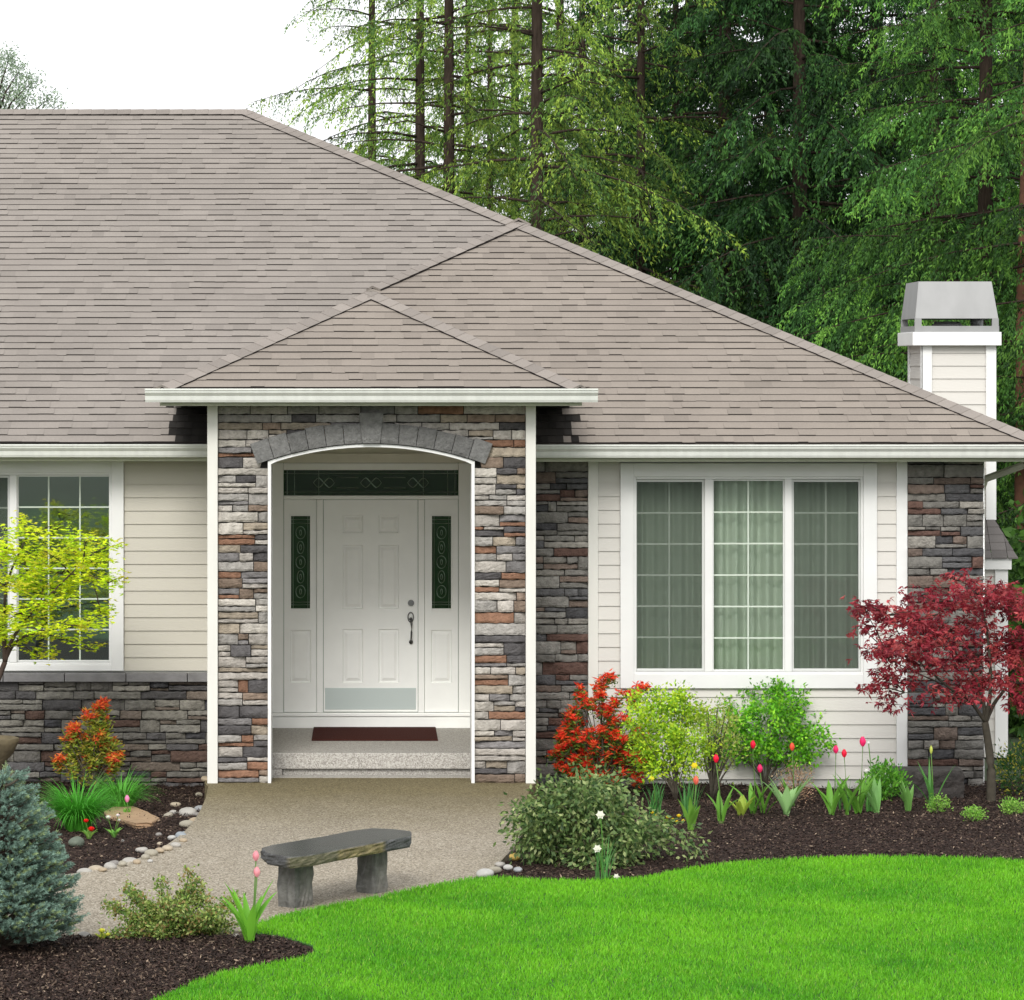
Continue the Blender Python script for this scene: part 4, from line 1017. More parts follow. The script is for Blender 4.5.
# ---- airy green shrub
# ---- big variegated shrub
vari = lambda n, P, ci: cmix([(.20,.29,.15),(.11,.20,.08),(.32,.38,.24),(.14,.23,.11),(.46,.50,.36),(.08,.15,.06)], n, .18)
def blobshrub(name, px, py, blobs, label, cols, L, W, per=20, crad=.05, zmin=.03, droop=.4):
    b = G(px, py); b.z = zat(b.x, b.y); d = DG(b); t = empty(name, b, label, 'shrub'); lv = LV(); allc = []
    for (bx, by, rx, rz, k) in blobs:
        c = (X(bx, d), b.y+random.uniform(-.2,.25), Z(by, d)); q = ell(k, c, (rx*d/F, rx*d/F*.8, rz*d/F), .6, -.75); q[:, 2] = np.maximum(q[:, 2], b.z+zmin); allc.append(q)
        n = len(q)*per; ci = np.repeat(np.arange(len(q)), per); P = q[ci]+rng.normal(size=(n,3))*crad; P[:, 2] = np.maximum(P[:, 2], b.z)
        A = (P-np.array(c))/ (rx*d/F)*.7+rng.normal(size=(n,3))*.6+np.array([0,0,-droop]); tone = (1+rng.uniform(-.25,.25,len(q)))[ci][:, None]
        lv.add(P, A, rng.uniform(.7,1.25,n)*L, rng.uniform(.8,1.2,n)*W, cmix(cols, n, .18)*tone)
    al = np.concatenate(allc); stems(t, b, al[rng.integers(0,len(al),26)], r0=.006, r1=.0018)
    lv.build('foliage', M_leaf, t); return t
blobshrub('variegated_shrub', 598, 860, [(562,806,34,24,62),(592,804,34,22,58),(543,826,32,24,56),(575,838,44,30,80),(612,828,34,24,62),(650,832,22,12,18),(548,850,22,16,24),(600,855,34,20,45),(635,848,26,18,22),(668,838,24,14,10),(526,838,12,14,10),(580,790,24,12,22),(690,845,12,8,3)],
   'spreading grey green shrub with cream edged leaves at the right corner of the patio', [(.14,.22,.065),(.08,.145,.04),(.23,.31,.10),(.11,.18,.06),(.36,.42,.18),(.045,.09,.028),(.16,.25,.08)], .048, .024, per=19, crad=.055)
LIME = [(.44,.66,.03),(.34,.56,.03),(.54,.68,.04),(.20,.40,.03)]
blobshrub('lime_shrub', 676, 800, [(655,704,24,12,22),(640,722,16,12,14),(668,722,26,14,30),(690,712,18,12,16),(660,745,28,14,34),(690,742,22,16,24),(640,745,14,10,10),(672,764,26,12,26),(700,728,12,12,9),(650,768,14,8,9),(700,762,14,10,10),(675,696,12,7,7)],
   'lime yellow leafy shrub between the red shrub and the green shrub', LIME, .040, .019, per=34, crad=.042, zmin=.2, droop=.1)
blobshrub('deciduous_shrub', 766, 786, [(768,694,18,9,12),(745,704,18,11,13),(792,704,20,11,14),(728,720,16,10,10),(768,716,26,12,20),(805,722,18,10,12),(740,735,20,10,12),(785,738,26,11,17),(815,738,12,9,8),(722,742,12,8,6),(760,750,24,9,14),(808,755,16,8,8),(735,757,14,6,6),(785,762,18,7,8)],
   'fresh green twiggy shrub below the middle of the right window', [(.20,.56,.03),(.13,.42,.025),(.32,.66,.04),(.10,.28,.03)], .040, .023, per=48, crad=.042, zmin=.15, droop=.1)
# ---- foreground variegated low shrub
t = empty('dwarf_variegated_shrub', G(172, 936, 0), 'low spreading yellow green shrub beside the pink tulips in the front bed', 'shrub')
d = DG(G(172, 936, 0)); bx_ = G(172, 936, 0); tips = []
arms = [(108,905),(120,925),(112,934),(133,897),(126,893),(150,908),(160,880),(168,900),(190,873),(197,886),(186,905),(205,900),(222,905),(238,903),(232,925),(218,932),(140,930),(160,930),(195,928),(205,916),(150,920),(175,922),(130,915),(225,915)]
lv = LV(); seg = []
for (ax_, ay_) in arms:
    tip = Vector((X(ax_, d), bx_.y+random.uniform(-.25,.2), Z(ay_, d))); tips.append(tip)
    for k in range(34):
        u = random.uniform(.15, 1.03); q = Vector(bx_).lerp(tip, u); q.z = bx_.z+(tip.z-bx_.z)*u**.85
        n = 16; A = rng.normal(size=(n,3))+np.array([0,0,.3]); lv.add(np.array(q)+rng.normal(size=(n,3))*.024, A, rng.uniform(.018,.036,n), .016, cmix([(.26,.36,.08),(.14,.24,.05),(.44,.50,.18),(.32,.42,.10),(.30,.22,.08),(.10,.18,.04)], n, .2))
stems(t, bx_, tips, r0=.008, r1=.002, bow=.05); lv.build('foliage', M_leaf, t)
# ---- pinkish tan dwarf shrub
shrub('dwarf_shrub', 795, 800, 766, 779, 812, 'small pinkish tan dwarf shrub behind the pale broad leaves', 'shrub', lambda n, P, ci: cmix([(.42,.25,.16),(.50,.34,.22),(.36,.19,.13),(.55,.42,.24)], n, .2), ncl=70, per=16, crad=.03, leafL=.02, leafW=.008, nst=8, shell=.4)
# ---- leafy green clump
shrub('leafy_perennial', 884, 797, 768, 866, 904, 'dense bright green leafy perennial behind the tulips near the dark block', 'plant', lambda n, P, ci: cmix([(.12,.36,.03),(.08,.27,.03),(.18,.42,.05)], n, .2), ncl=70, per=18, crad=.035, leafL=.05, leafW=.018, nst=8, shell=.4)
# ---- low cushions
cush = lambda n, P, ci: cmix([(.22,.45,.06),(.30,.50,.10),(.16,.36,.05)], n, .2)
for (px, py, w_, h_, lab) in ((938,808,10,10,'small light green cushion plant nearest the dark block'), (972,820,10,11,'small light green cushion plant in front of the maple trunk, middle of three'), (1014,812,14,13,'larger light green cushion plant at the right edge of the bed')):
    shrub('cushion_plant', px, py, py-h_*.8, px-w_*.8, px+w_*.8, lab, 'plant', cush, ncl=40, per=16, crad=.022, leafL=.022, leafW=.012, nst=4, shell=.5, group='light green cushion plants', lo=-.3)
# right edge shrubs
shrub('evergreen_shrub', 1012, 792, 745, 998, 1050, 'dark green shrub with yellow tips behind the maple at the right edge', 'shrub', lambda n, P, ci: cmix([(.03,.09,.02),(.04,.12,.03),(.05,.14,.03),(.40,.38,.05)], n, .2), ncl=100, per=22, crad=.05, leafL=.035, leafW=.015, nst=8, shell=.4)
# yellow primrose cluster
def flower_clump(name, px, py, w_, h_, label, fcol, heads, lcol=(.18,.36,.05), cat='flower', fr=.012, group=None, leafn=14, leafl=.09):
    b = G(px, py) if py < 930 else G(px, py, 0); b.z = zat(b.x, b.y); d = DG(b); t = empty(name, b, label, cat, group); mb = MB()
    for k in range(leafn):
        a = random.uniform(0, 6.28); mb.blade(b+Vector((cos(a), sin(a), 0))*.01, a, leafl*random.uniform(.7,1.2), .035, bend=1.2, tilt=.3, col=tuple(c*random.uniform(.8,1.2) for c in lcol), n=5)
    mb.build('leaves', M_leaf, t, smooth=True)
    for (hx, hy, r_) in heads:
        q = Vector((X(hx, d), b.y+random.uniform(-.03,.03), Z(hy, d))); fm = MB()
        s_ = MB(); s_.tube([b+Vector((random.uniform(-.02,.02),0,0)), (b+q)/2+Vector((0,0,.005)), q], .003, 5, col=(.12,.25,.04)); s_.build('stem', M_leaf, t)
        for row, (np_, tl, k_) in enumerate(((6,1.0,1.0),(5,.6,.85),(4,.25,.7))):
            for j in range(np_):
                a = 2*pi*j/np_+row*.5; fm.blade(q+Vector((0,0,-.004+row*.003)), a, r_*k_*1.15, r_*1.1, bend=-.5, tilt=tl, n=4, col=tuple(c*random.uniform(.85,1.1) for c in fcol), base=.4, tip=.75)
        fm.build('blossom', M_petal, t, smooth=True)
    return t
flower_clump('primrose', 668, 824, 1, 1, 'clump of yellow primroses in front of the daffodil leaves', (.80,.62,.03), [(652,813,.02),(657,816,.022),(661,819,.02),(668,818,.024),(673,821,.024),(679,817,.026),(677,823,.022),(665,823,.018),(683,821,.02)], leafl=.07)
flower_clump('primrose', 89, 836, 1, 1, 'red primroses in the left bed beside the blue spruce', (.75,.02,.015), [(86,822,.028),(91,831,.036)], leafl=.10)
flower_clump('primrose', 114, 834, 1, 1, 'white primroses beside the rust brown flagstone', (.80,.78,.72), [(108,819,.028),(118,816,.022),(119,821,.018)], leafl=.10, lcol=(.22,.45,.08))
flower_clump('primrose', 102, 939, 1, 1, 'small pale yellow primrose at the foot of the blue spruce', (.70,.70,.10), [(102,932,.03),(108,935,.02)], leafl=.06, lcol=(.4,.5,.06))
# ornamental grass clumps
def grass_clump(px, py, rad, hh, n, label, col):
    b = G(px, py); b.z = zat(b.x, b.y); mb = MB()
    for k in range(n):
        a = random.uniform(0, 6.28); r_ = rad*.3*sqrt(random.random()); g = random.uniform(.7,1.25)
        mb.blade(b+Vector((cos(a), sin(a), 0))*r_, a, hh*random.uniform(.7,1.15), .008, bend=random.uniform(.9,2.3), tilt=random.uniform(0,.5), n=7, col=tuple(c*g for c in col), base=.9, cup=.1)
    mb.build('grass_clump', M_blade, None, smooth=True, label=label, cat='plant', group='green grassy clumps in the left bed')
grass_clump(78, 826, .30, .50, 900, 'large rounded clump of green grassy leaves right beside the blue spruce', (.08,.36,.03))
grass_clump(121, 807, .30, .40, 460, 'smaller looser grassy clump behind the large one, under the orange tipped shrub', (.10,.36,.04))

# ---- tulips
def tulip(px, py, flower, fcol, label, leaves=3, lh=.26, lcol=(.16,.38,.05), group='tulips in the right bed', lw=.045, fs=1.0, near=False, bud=False):
    b = G(px, py, 0) if near else G(px, py); b.z = zat(b.x, b.y); d = DG(b)
    t = empty('tulip', b, label, 'tulip', group)
    leaves += 3
    for k in range(leaves):
        a = random.uniform(0, 6.28) if leaves > 4 else (pi*k+random.uniform(-.7,.7)); g = random.uniform(.85,1.15); mb = MB()
        mb.blade(b+Vector((random.uniform(-.02,.02), random.uniform(-.02,.02), -.01)), a, 1.25*lh*random.uniform(.75,1.15), 1.35*lw*random.uniform(.8,1.2), bend=random.uniform(.3,1.1), tilt=random.uniform(.05,.38), n=8, col=tuple(c*g for c in lcol), cup=.45, base=.22)
        mb.build('leaf', M_leaf, t, smooth=True)
    if flower:
        for (fx, fy) in flower:
            q = Vector((X(fx, d), b.y+random.uniform(-.02,.02), Z(fy, d)))
            s = MB(); s.tube([b, b.lerp(q, .5)+Vector((.01,0,.0)), q], [.005,.0045,.004], 6, col=(.14,.27,.06)); s.build('stem', M_leaf, t, smooth=True)
            fm = MB(); H, Rr = .070*fs, .0175*fs
            if bud: Rr *= .6
            for j in range(6):
                a0 = 2*pi*j/6; rr_ = Rr*(1 if j % 2 else .9); g = random.uniform(.85,1.12); vs = []
                for i in range(7):
                    u = i/6; rad = rr_*(.35+1.05*sin(min(u*1.55+.15,1.9)*pi/2)**1.2)*(1-.45*u**3); wdt = 1.15*(sin(pi*(u*.86+.10)))**.7*.62
                    for j2 in (-1, 0, 1):
                        a = a0+j2*wdt; vs.append(q+Vector((cos(a)*rad, sin(a)*rad, H*u*(1.0 if j2 == 0 else .97)-.004)))
                fs_ = []
                for i in range(6): fs_ += [(i*3,i*3+1,i*3+4,i*3+3),(i*3+1,i*3+2,i*3+5,i*3+4)]
                fm.add(vs, fs_, tuple(c*g for c in fcol))
            fm.build('flower', M_petal, t, smooth=True)
    return t
RT = (.80,.012,.05); PK = (.85,.03,.16)
tulip(721, 822, [(716,762)], RT, 'red tulip with broad leaves standing alone left of the green shrub')
tulip(754, 812, [(753,748)], RT, 'tallest red tulip in front of the green shrub')
tulip(764, 812, [(760,772)], PK, 'short deep pink tulip close below the tallest red one', leaves=2, lh=.24)
tulip(793, 803, [(792,750)], (.80,.10,.05), 'small red orange tulip high above the tan dwarf shrub', leaves=3)
tulip(690, 829, [(696,784)], (.80,.16,.10), 'salmon red tulip among the daffodil leaves', leaves=3, lh=.25, lcol=(.20,.42,.06))
tulip(832, 812, [(836,753)], PK, 'pink red tulip, left one of the close pair right of the green shrub', leaves=4, lh=.30)
tulip(846, 812, [(844.5,757)], RT, 'red tulip, right one of the close pair right of the green shrub', leaves=4, lh=.32)
tulip(858, 811, [(863,746)], PK, 'largest deep pink tulip standing tallest in the row of leaves', leaves=5, lh=.33, fs=1.2)
tulip(876, 810, None, RT, 'tulip leaves without a bloom right of the largest pink tulip', leaves=5, lh=.28, lcol=(.20,.42,.12))
tulip(908, 806, None, RT, 'tulip leaves without a bloom in front of the dark block', leaves=5, lh=.26, lcol=(.16,.34,.08))
tulip(932, 806, [(931,753)], (.55,.62,.12), 'tall unopened yellow green tulip bud before the stone pier', leaves=4, lh=.34, lw=.03, bud=True, lcol=(.10,.28,.06))
tulip(741, 813, None, RT, 'low yellowish spreading tulip leaves under the short pink tulip', leaves=4, lh=.17, lcol=(.34,.45,.06), lw=.06)
tulip(786, 813, None, RT, 'pale broad arching leaves in front of the tan dwarf shrub', leaves=6, lh=.30, lcol=(.30,.50,.20), lw=.07)
tulip(249, 943, [(256,860),(257,876)], (.85,.33,.38), 'pair of pale pink tulips on one clump beside the stone bench', leaves=6, lh=.33, lcol=(.18,.46,.04), group=None, near=True, lw=.055, fs=.95)
tulip(127, 812, [(127,802)], (.75,.25,.45), 'low pink tulip behind the rust brown flagstone', leaves=3, lh=.07, group=None, lw=.025, fs=.9)
# white narcissi
def narcissus(px, py, n, hh, flowers, fcol, label, group=None, lcol=(.08,.25,.06)):
    b = G(px, py); b.z = zat(b.x, b.y); d = DG(b); t = empty('daffodil', b, label, 'daffodil', group); mb = MB()
    for k in range(n):
        a = random.uniform(0, 6.28); g = random.uniform(.75,1.25)
        mb.blade(b+Vector((random.uniform(-.05,.05), random.uniform(-.04,.04), -.01)), a, hh*random.uniform(.7,1.1), .014, bend=random.uniform(.1,.7), tilt=random.uniform(0,.25), n=6, col=tuple(c*g for c in lcol), base=.95, cup=.2)
    mb.build('leaves', M_leaf, t, smooth=True)
    for (fx, fy, r_) in flowers:
        q = Vector((X(fx, d), b.y-.03, Z(fy, d))); s = MB(); s.tube([b, b.lerp(q,.6)+Vector((.01,0,.02)), q], .004, 5, col=(.12,.3,.05)); s.build('stem', M_leaf, t)
        fm = MB()
        for row in range(2):
            for j in range(6):
                a = 2*pi*j/6+row*.5; v = Vector((cos(a), -.25, sin(a))).normalized(); sd = Vector((-sin(a), 0, cos(a))); k = r_*(1-.25*row)
                o0 = q+Vector((0,-.004*row,0)); fm.add([o0, o0+v*k*.5-sd*k*.3, o0+v*k, o0+v*k*.5+sd*k*.3], [(0,1,2,3)], fcol)
        fm.tube([q, q+Vector((0,-.018,0))], [r_*.28, r_*.36], 10, col=tuple(c*.95 for c in fcol)); fm.build('flower', M_petal, t)
    return t
narcissus(602, 879, 16, .36, [(600,814,.036),(597,848,.034),(616,876,.026)], (.82,.80,.70), 'white daffodils leaning out of the variegated shrub', lcol=(.10,.28,.07))
narcissus(655, 812, 26, .30, [(652,778,.022)], (.75,.68,.05), 'green daffodil leaves with one pale yellow flower behind the variegated shrub')
narcissus(690, 816, 30, .36, [(694,765,.032)], (.85,.68,.03), 'daffodil clump with one bright yellow flower left of the single red tulip')
narcissus(872, 806, 22, .30, [(866,770,.02),(868,742,.014)], (.80,.80,.76), 'daffodil leaves with small white flowers behind the tulips', lcol=(.10,.30,.06))
narcissus(845, 806, 22, .30, [], (.8,.8,.8), 'tall narrow daffodil leaves behind the close pair of tulips', lcol=(.09,.26,.06))
print('beds done')

# ---- Japanese maples
def maple(name, base_px, d, trunk_pts, pads, label, cols, leaf=.055, per=26, crad=.05, twigs=(.004,.0015), bark=M_maplebark, droop=.5, tr=.035):
    """pads: (px, py, rx px, rz px, number) flattened sprays of foliage; trunk_pts: branch polylines in px with depth offsets"""
    b = Vector((X(base_px[0], d), Y(d), 0)); b.z = zat(b.x, b.y)
    t = empty(name, b, label, 'tree'); mb = MB(); tips = []
    for (pts, r0, r1) in trunk_pts:
        P = [Vector((X(p[0], d), Y(d)+p[2], Z(p[1], d))) for p in pts]; n = len(P)
        if pts is trunk_pts[0][0]: P[0] = Vector((b.x, b.y, b.z-.04))
        # subdivide smooth
        Q = []
        for i in range(n-1):
            for k in range(4):
                u = k/4; p0, p1, p2, p3 = P[max(i-1,0)], P[i], P[i+1], P[min(i+2,n-1)]
                Q.append(.5*((2*p1)+(-p0+p2)*u+(2*p0-5*p1+4*p2-p3)*u*u+(-p0+3*p1-3*p2+p3)*u**3))
        Q.append(P[-1]); m_ = len(Q); mb.tube(Q, [r0+(r1-r0)*i/(m_-1) for i in range(m_)], 8); tips.append(Q)
    allb = [q for Q in tips for q in Q[2:]]
    lv = LV(); s = d/F
    for (px, py, rx, rz, k) in pads:
        c = np.array([X(px, d), Y(d)+random.uniform(-.35,.35), Z(py, d)])
        cl = c+np.stack([rng.uniform(-1,1,k)*rx*s, rng.normal(size=k)*rx*s*.7, rng.normal(size=k)*rz*s*.40-.15*rz*s], 1)
        near = min(allb, key=lambda q: (q-Vector(c)).length+(.3 if q.z > c[2]+.1 else 0))
        mid = Vector(c)+Vector((0,0,-.03)); mb.tube([near, near.lerp(mid,.5)+Vector((0,0,.03)), mid], [.007,.005,.003], 5)
        for q in cl[::3]: mb.tube([mid, mid.lerp(Vector(q),.6)+Vector((0,0,.012)), Vector(q)], [twigs[0], twigs[0]*.7, twigs[1]], 4)
        for q in cl:
            nl = per//5; lp = q+rng.normal(size=(nl,3))*crad*np.array([1,1,.6])
            az0 = rng.uniform(0,2*pi,nl); tc = cols[rng.integers(0,len(cols))]; g = rng.uniform(.75,1.3)
            for lobe in range(-2, 3):
                az = az0+lobe*.55; el = rng.uniform(-droop, .25, nl)
                A = np.stack([np.cos(az)*np.cos(el), np.sin(az)*np.cos(el), np.sin(el)], 1)
                lv.add(lp, A, leaf*(1-.13*abs(lobe))*rng.uniform(.8,1.15,nl), leaf*.22, np.array(tc)*g*(1+rng.uniform(-.15,.15,(nl,1))))
    mb.build('trunk', bark, t, smooth=True); lv.build('crown', M_leaf, t)
    return t
MR = [(.31,.026,.044),(.24,.020,.034),(.40,.050,.066),(.14,.012,.022),(.48,.09,.09),(.28,.04,.045)]
redpads = []
for (px, py, rx, rz, k) in [(885,612,26,12,42),(868,610,10,8,10),(905,640,30,13,44),(880,650,16,10,14),(940,600,30,12,44),(975,590,28,10,42),(1000,606,30,14,44),(955,628,36,14,52),(1010,640,26,16,46),(985,655,34,14,48),(930,660,30,10,34),
     (900,680,22,9,20),(885,700,14,7,9),(945,690,26,8,24),(975,682,26,10,32),(1015,678,22,14,34),(1030,610,20,20,34),(1040,650,24,22,40),(1022,700,16,10,16),(880,668,12,7,8),(915,618,22,12,26),(960,578,16,6,10),(900,655,20,12,20),(878,690,9,5,5),(1005,588,14,6,10),(870,630,10,8,8),(930,640,24,12,24)]:
    redpads.append((px, py, rx, rz, k))
dM = DG(G(991, 802))
maple('red_maple', (991, 802), dM, [([(991,802,0),(991,770,0),(988,742,.0),(985,722,.0)], .042, .030), ([(985,722,0),(968,700,-.1),(945,685,-.15),(925,668,-.2),(905,650,-.2)], .017, .006),
   ([(985,722,0),(984,700,.05),(975,675,.1),(955,650,.1),(940,615,0)], .020, .005), ([(985,722,0),(990,695,.0),(990,660,.0),(985,620,0),(978,595,0)], .022, .005), ([(986,722,0),(996,705,.1),(1010,685,.1),(1025,650,.1),(1035,615,.1)], .020, .006),
   ([(955,692,-.12),(930,690,-.2),(900,690,-.25)], .008, .003), ([(940,683,-.15),(915,672,0),(890,660,.1)], .007, .003)],
   redpads, 'dark red Japanese maple with layered crown in front of the right stone pier', MR, leaf=.066, per=25, crad=.055, droop=1.15)
ML = [(.66,.80,.02),(.56,.76,.02),(.72,.80,.03),(.40,.58,.02),(.60,.58,.04)]
dY = 31.4
limepads = [(35,530,26,10,16),(22,522,10,5,5),(10,545,18,9,14),(88,537,20,6,12),(80,552,26,9,24),(60,570,28,11,30),(98,560,12,9,10),(40,585,28,11,30),(12,580,22,14,28),(90,580,26,6,14),(112,577,12,4,5),(20,610,28,12,30),(60,598,24,8,18),(45,625,30,8,18),(80,620,28,7,18),(98,610,12,6,8),
  (60,637,26,5,9),(10,640,20,9,16),(35,655,16,4,8),(90,645,14,3,4),(-15,560,24,30,40),(-15,620,24,30,36),(28,560,18,10,18),(50,548,12,8,8),(108,545,8,4,3)]
maple('lime_maple', (-16, 775), dY, [([(-16,775,0),(-14,720,0),(-6,690,0),(5,662,0)], .04, .022), ([(5,662,0),(12,640,0),(30,615,-.05),(55,590,-.1),(85,560,-.1)], .020, .005), ([(5,662,0),(18,640,.05),(45,632,.1),(80,625,.1),(100,615,.1)], .012, .004),
   ([(5,662,0),(4,620,0),(8,580,0),(25,540,.05)], .022, .005), ([(6,640,0),(-12,600,0),(-20,560,0)], .02, .006)],
   limepads, 'lime green Japanese maple in front of the left window', ML, leaf=.050, per=52, crad=.05, droop=.4, bark=mat('dark_maple_bark', (.06,.04,.03), .9, var=.3))

# ---- blue spruce
def spruce(px, py, ptop, rpx, label):
    b = G(px, py, 0); b.z = zat(b.x, b.y); d = DG(b); H = Z(ptop, d)-b.z; Rb = rpx*d/F
    t = empty('blue_spruce', b, label, 'tree'); tk = MB(); tk.tube([b-Vector((0,0,.05)), b+Vector((0,0,H*.95))], [.04,.01], 8); br = MB(); lv = LV()
    shoots = []; z = .02
    nb_ = 0; lay = 15
    for L_i in range(lay):
        zf = L_i/lay; z = H*(.0+.93*zf); rad = Rb*(1-zf*.93)**.68*(1.0 if L_i > 1 else .95); nbr = int(20*(1-zf)+8)
        for k in range(nbr):
            a = 2*pi*(k+.5*(L_i % 2))/nbr+random.uniform(-.15,.15); r_ = rad*random.uniform(.82,1.1); rise = random.uniform(.1,.4)*r_+.03
            p0 = b+Vector((0,0,z+.03)); p1 = b+Vector((cos(a)*r_, sin(a)*r_, z+rise+.02)); br.tube([p0, p0.lerp(p1,.5)-Vector((0,0,.01)), p1], [.008,.006,.003], 4)
            # flat fan of shoots on each branch
            for q in range(max(8, int(40*r_/Rb))):
                u = random.uniform(.3, 1.0)**.8; sp = (1-u)*.0+ .11*min(1, r_/Rb+.3)*(1.15-u*.6)
                base_ = p0.lerp(p1, u); side = random.uniform(-1,1)
                dirv = Vector((cos(a), sin(a), .30+random.uniform(0,.35)))+Vector((-sin(a), cos(a), 0))*side*1.1
                st_ = base_+Vector((-sin(a), cos(a), 0))*side*sp*.6+Vector((0,0,random.uniform(-.015,.03)))
                shoots.append((np.array(st_), np.array(dirv.normalized()), random.uniform(.045,.075)))
    for q in range(20): shoots.append((np.array(b+Vector((random.uniform(-.03,.03),random.uniform(-.03,.03),H*random.uniform(.86,.97)))), np.array([random.uniform(-.4,.4),random.uniform(-.4,.4),1.]), .07))
    S = np.array([s[0] for s in shoots]); D_ = np.array([s[1] for s in shoots]); D_ /= np.linalg.norm(D_,axis=1,keepdims=True); Ls = np.array([s[2] for s in shoots]); n = len(S); K = 40
    idx = np.repeat(np.arange(n), K); u = rng.random(n*K); P = S[idx]+D_[idx]*(Ls[idx]*u)[:, None]
    rv = rng.normal(size=(n*K,3)); rv -= (rv*D_[idx]).sum(1)[:, None]*D_[idx]; rv /= np.linalg.norm(rv,axis=1,keepdims=True)
    A = D_[idx]*.75+rv*.8+np.array([0,0,.15])
    g = (1+rng.uniform(-.22,.22,n))[idx][:, None]; warm = (rng.random(n) < .12)[idx][:, None]
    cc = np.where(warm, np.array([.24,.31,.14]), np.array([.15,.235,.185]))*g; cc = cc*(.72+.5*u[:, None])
    lv.add(P, A, rng.uniform(.014,.022,n*K), .0040, cc)
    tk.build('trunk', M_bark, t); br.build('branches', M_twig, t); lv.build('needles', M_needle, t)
spruce(2, 950, 768, 80, 'dense blue grey dwarf spruce standing at the left front corner')
print('plants done')

# ================================================================== BACKGROUND TREES
def conifer_mesh(seed, H, zmin, Lmax, step, cols, droop, twsp=.09, lsp=.034, leafL=.075, leafW=.022, tr=.14, topz=11.0, dead=0, gap=0.0, hang=.6, per_level=3):
    rr = np.random.default_rng(seed); lv = LV(); tk = MB()
    tk.tube([(0,0,-.4),(0,0,H*.3),(rr.normal()*.05,0,H*.6),(0,0,H)], [tr*1.25,tr*.95,tr*.6,.02], 10)
    z = zmin; az = rr.uniform(0,6.28); Ps, As, Lz, Wz, Cs = [], [], [], [], []
    while z < H-.3:
        fine = z < topz
        for k in range(per_level if fine else 2):
            az += 2.4+rr.normal()*.3
            if rr.random() < gap: continue
            L = Lmax*(1-z/H)**.6*rr.uniform(.55,1.1); zz = z+rr.uniform(-.15,.15)
            up = rr.uniform(-.10,.25); n = 9; T = np.linspace(0,1,n)
            bend = rr.normal()*.15
            r = L*T; ang = az+bend*T
            pts = np.stack([r*np.cos(ang), r*np.sin(ang), zz+L*(up*T-(droop+.15*rr.random())*T**2)], 1)
            tk.tube([Vector(p) for p in pts[::2]], [.026*(L/Lmax)+.008, .018, .011, .007, .004], 5)
            sp = twsp if fine else twsp*3; m = int(L*.85/sp)
            if m < 2: continue
            t = np.sort(rr.uniform(.14,1,m)); bp = np.stack([np.interp(t, T, pts[:,i]) for i in range(3)], 1)
            out_d = np.array([cos(az), sin(az), 0]); sd_ = np.array([-sin(az), cos(az), 0])
            side = np.where(rr.random(m) < .5, -1, 1); tl = (1.1-t*.75)*L*.30*rr.uniform(.5,1.2,m)+.10
            clump = .45+1.0*rr.random()
            lspx = lsp if fine else lsp*2.2
            for i in range(m):
                q = max(3, int(tl[i]/lspx)); s = (np.arange(q)+rr.random(q))/q
                dv = out_d*.65+sd_*side[i]*rr.uniform(.5,1.1)
                P = bp[i]+dv*(tl[i]*s)[:, None]; P[:, 2] -= hang*tl[i]*s**1.6
                P = P+rr.normal(size=P.shape)*.018
                P = np.repeat(P, 2, 0); q2 = len(P)
                A = dv*.5+rr.normal(size=(q2,3))*.45+np.array([0,0,-hang*1.1])
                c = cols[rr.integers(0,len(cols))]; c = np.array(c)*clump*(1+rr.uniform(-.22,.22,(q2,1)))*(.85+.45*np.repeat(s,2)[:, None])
                Ps.append(P); As.append(A); f = 1 if fine else 2.3
                Lz.append(rr.uniform(.6,1.25,q2)*leafL*f); Wz.append(np.full(q2, leafW*f)); Cs.append(c)
        z += step*rr.uniform(.7,1.3)*(1 if fine else 1.8)
    for k in range(dead):
        a = rr.uniform(0,6.28); zz = rr.uniform(3.2,9.5); L = rr.uniform(.5,1.4)
        tk.tube([Vector((0,0,zz)), Vector((cos(a)*L*.5, sin(a)*L*.5, zz+L*.12)), Vector((cos(a)*L, sin(a)*L, zz+L*rr.uniform(-.1,.25)))], [.018,.011,.004], 4)
    lv.add(np.concatenate(Ps), np.concatenate(As), np.concatenate(Lz), np.concatenate(Wz), np.concatenate(Cs), N=np.random.default_rng(seed+1).normal(size=(sum(len(p) for p in Ps),3)))
    return lv, tk
protos = {}
def proto(key, **kw):
    lv, tk = conifer_mesh(**kw)
    protos[key] = (lv, tk, {})
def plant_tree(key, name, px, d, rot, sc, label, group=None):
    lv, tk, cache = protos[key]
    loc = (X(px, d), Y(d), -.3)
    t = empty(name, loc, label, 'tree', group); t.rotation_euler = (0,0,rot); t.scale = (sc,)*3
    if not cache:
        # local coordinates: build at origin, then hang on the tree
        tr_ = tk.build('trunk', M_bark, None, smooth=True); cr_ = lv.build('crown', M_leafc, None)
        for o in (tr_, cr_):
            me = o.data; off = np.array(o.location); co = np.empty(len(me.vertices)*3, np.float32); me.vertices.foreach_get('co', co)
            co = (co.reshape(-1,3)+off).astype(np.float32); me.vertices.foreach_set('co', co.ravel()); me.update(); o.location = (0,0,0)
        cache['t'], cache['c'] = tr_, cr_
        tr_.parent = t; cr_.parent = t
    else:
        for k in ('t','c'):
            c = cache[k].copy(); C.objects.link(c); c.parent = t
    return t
HEM = [(.15,.25,.04),(.10,.19,.032),(.25,.36,.05),(.055,.12,.026)]
DRK = [(.018,.055,.015),(.028,.08,.019),(.012,.038,.012),(.050,.13,.026)]
BRT = [(.070,.18,.030),(.045,.125,.024),(.125,.27,.04),(.022,.065,.014)]
proto('hem', seed=11, H=17, zmin=2.6, Lmax=3.7, step=.38, cols=HEM, droop=.20, tr=.10, dead=5, gap=.16, twsp=.070, lsp=.030, leafL=.068, leafW=.018, hang=.9)
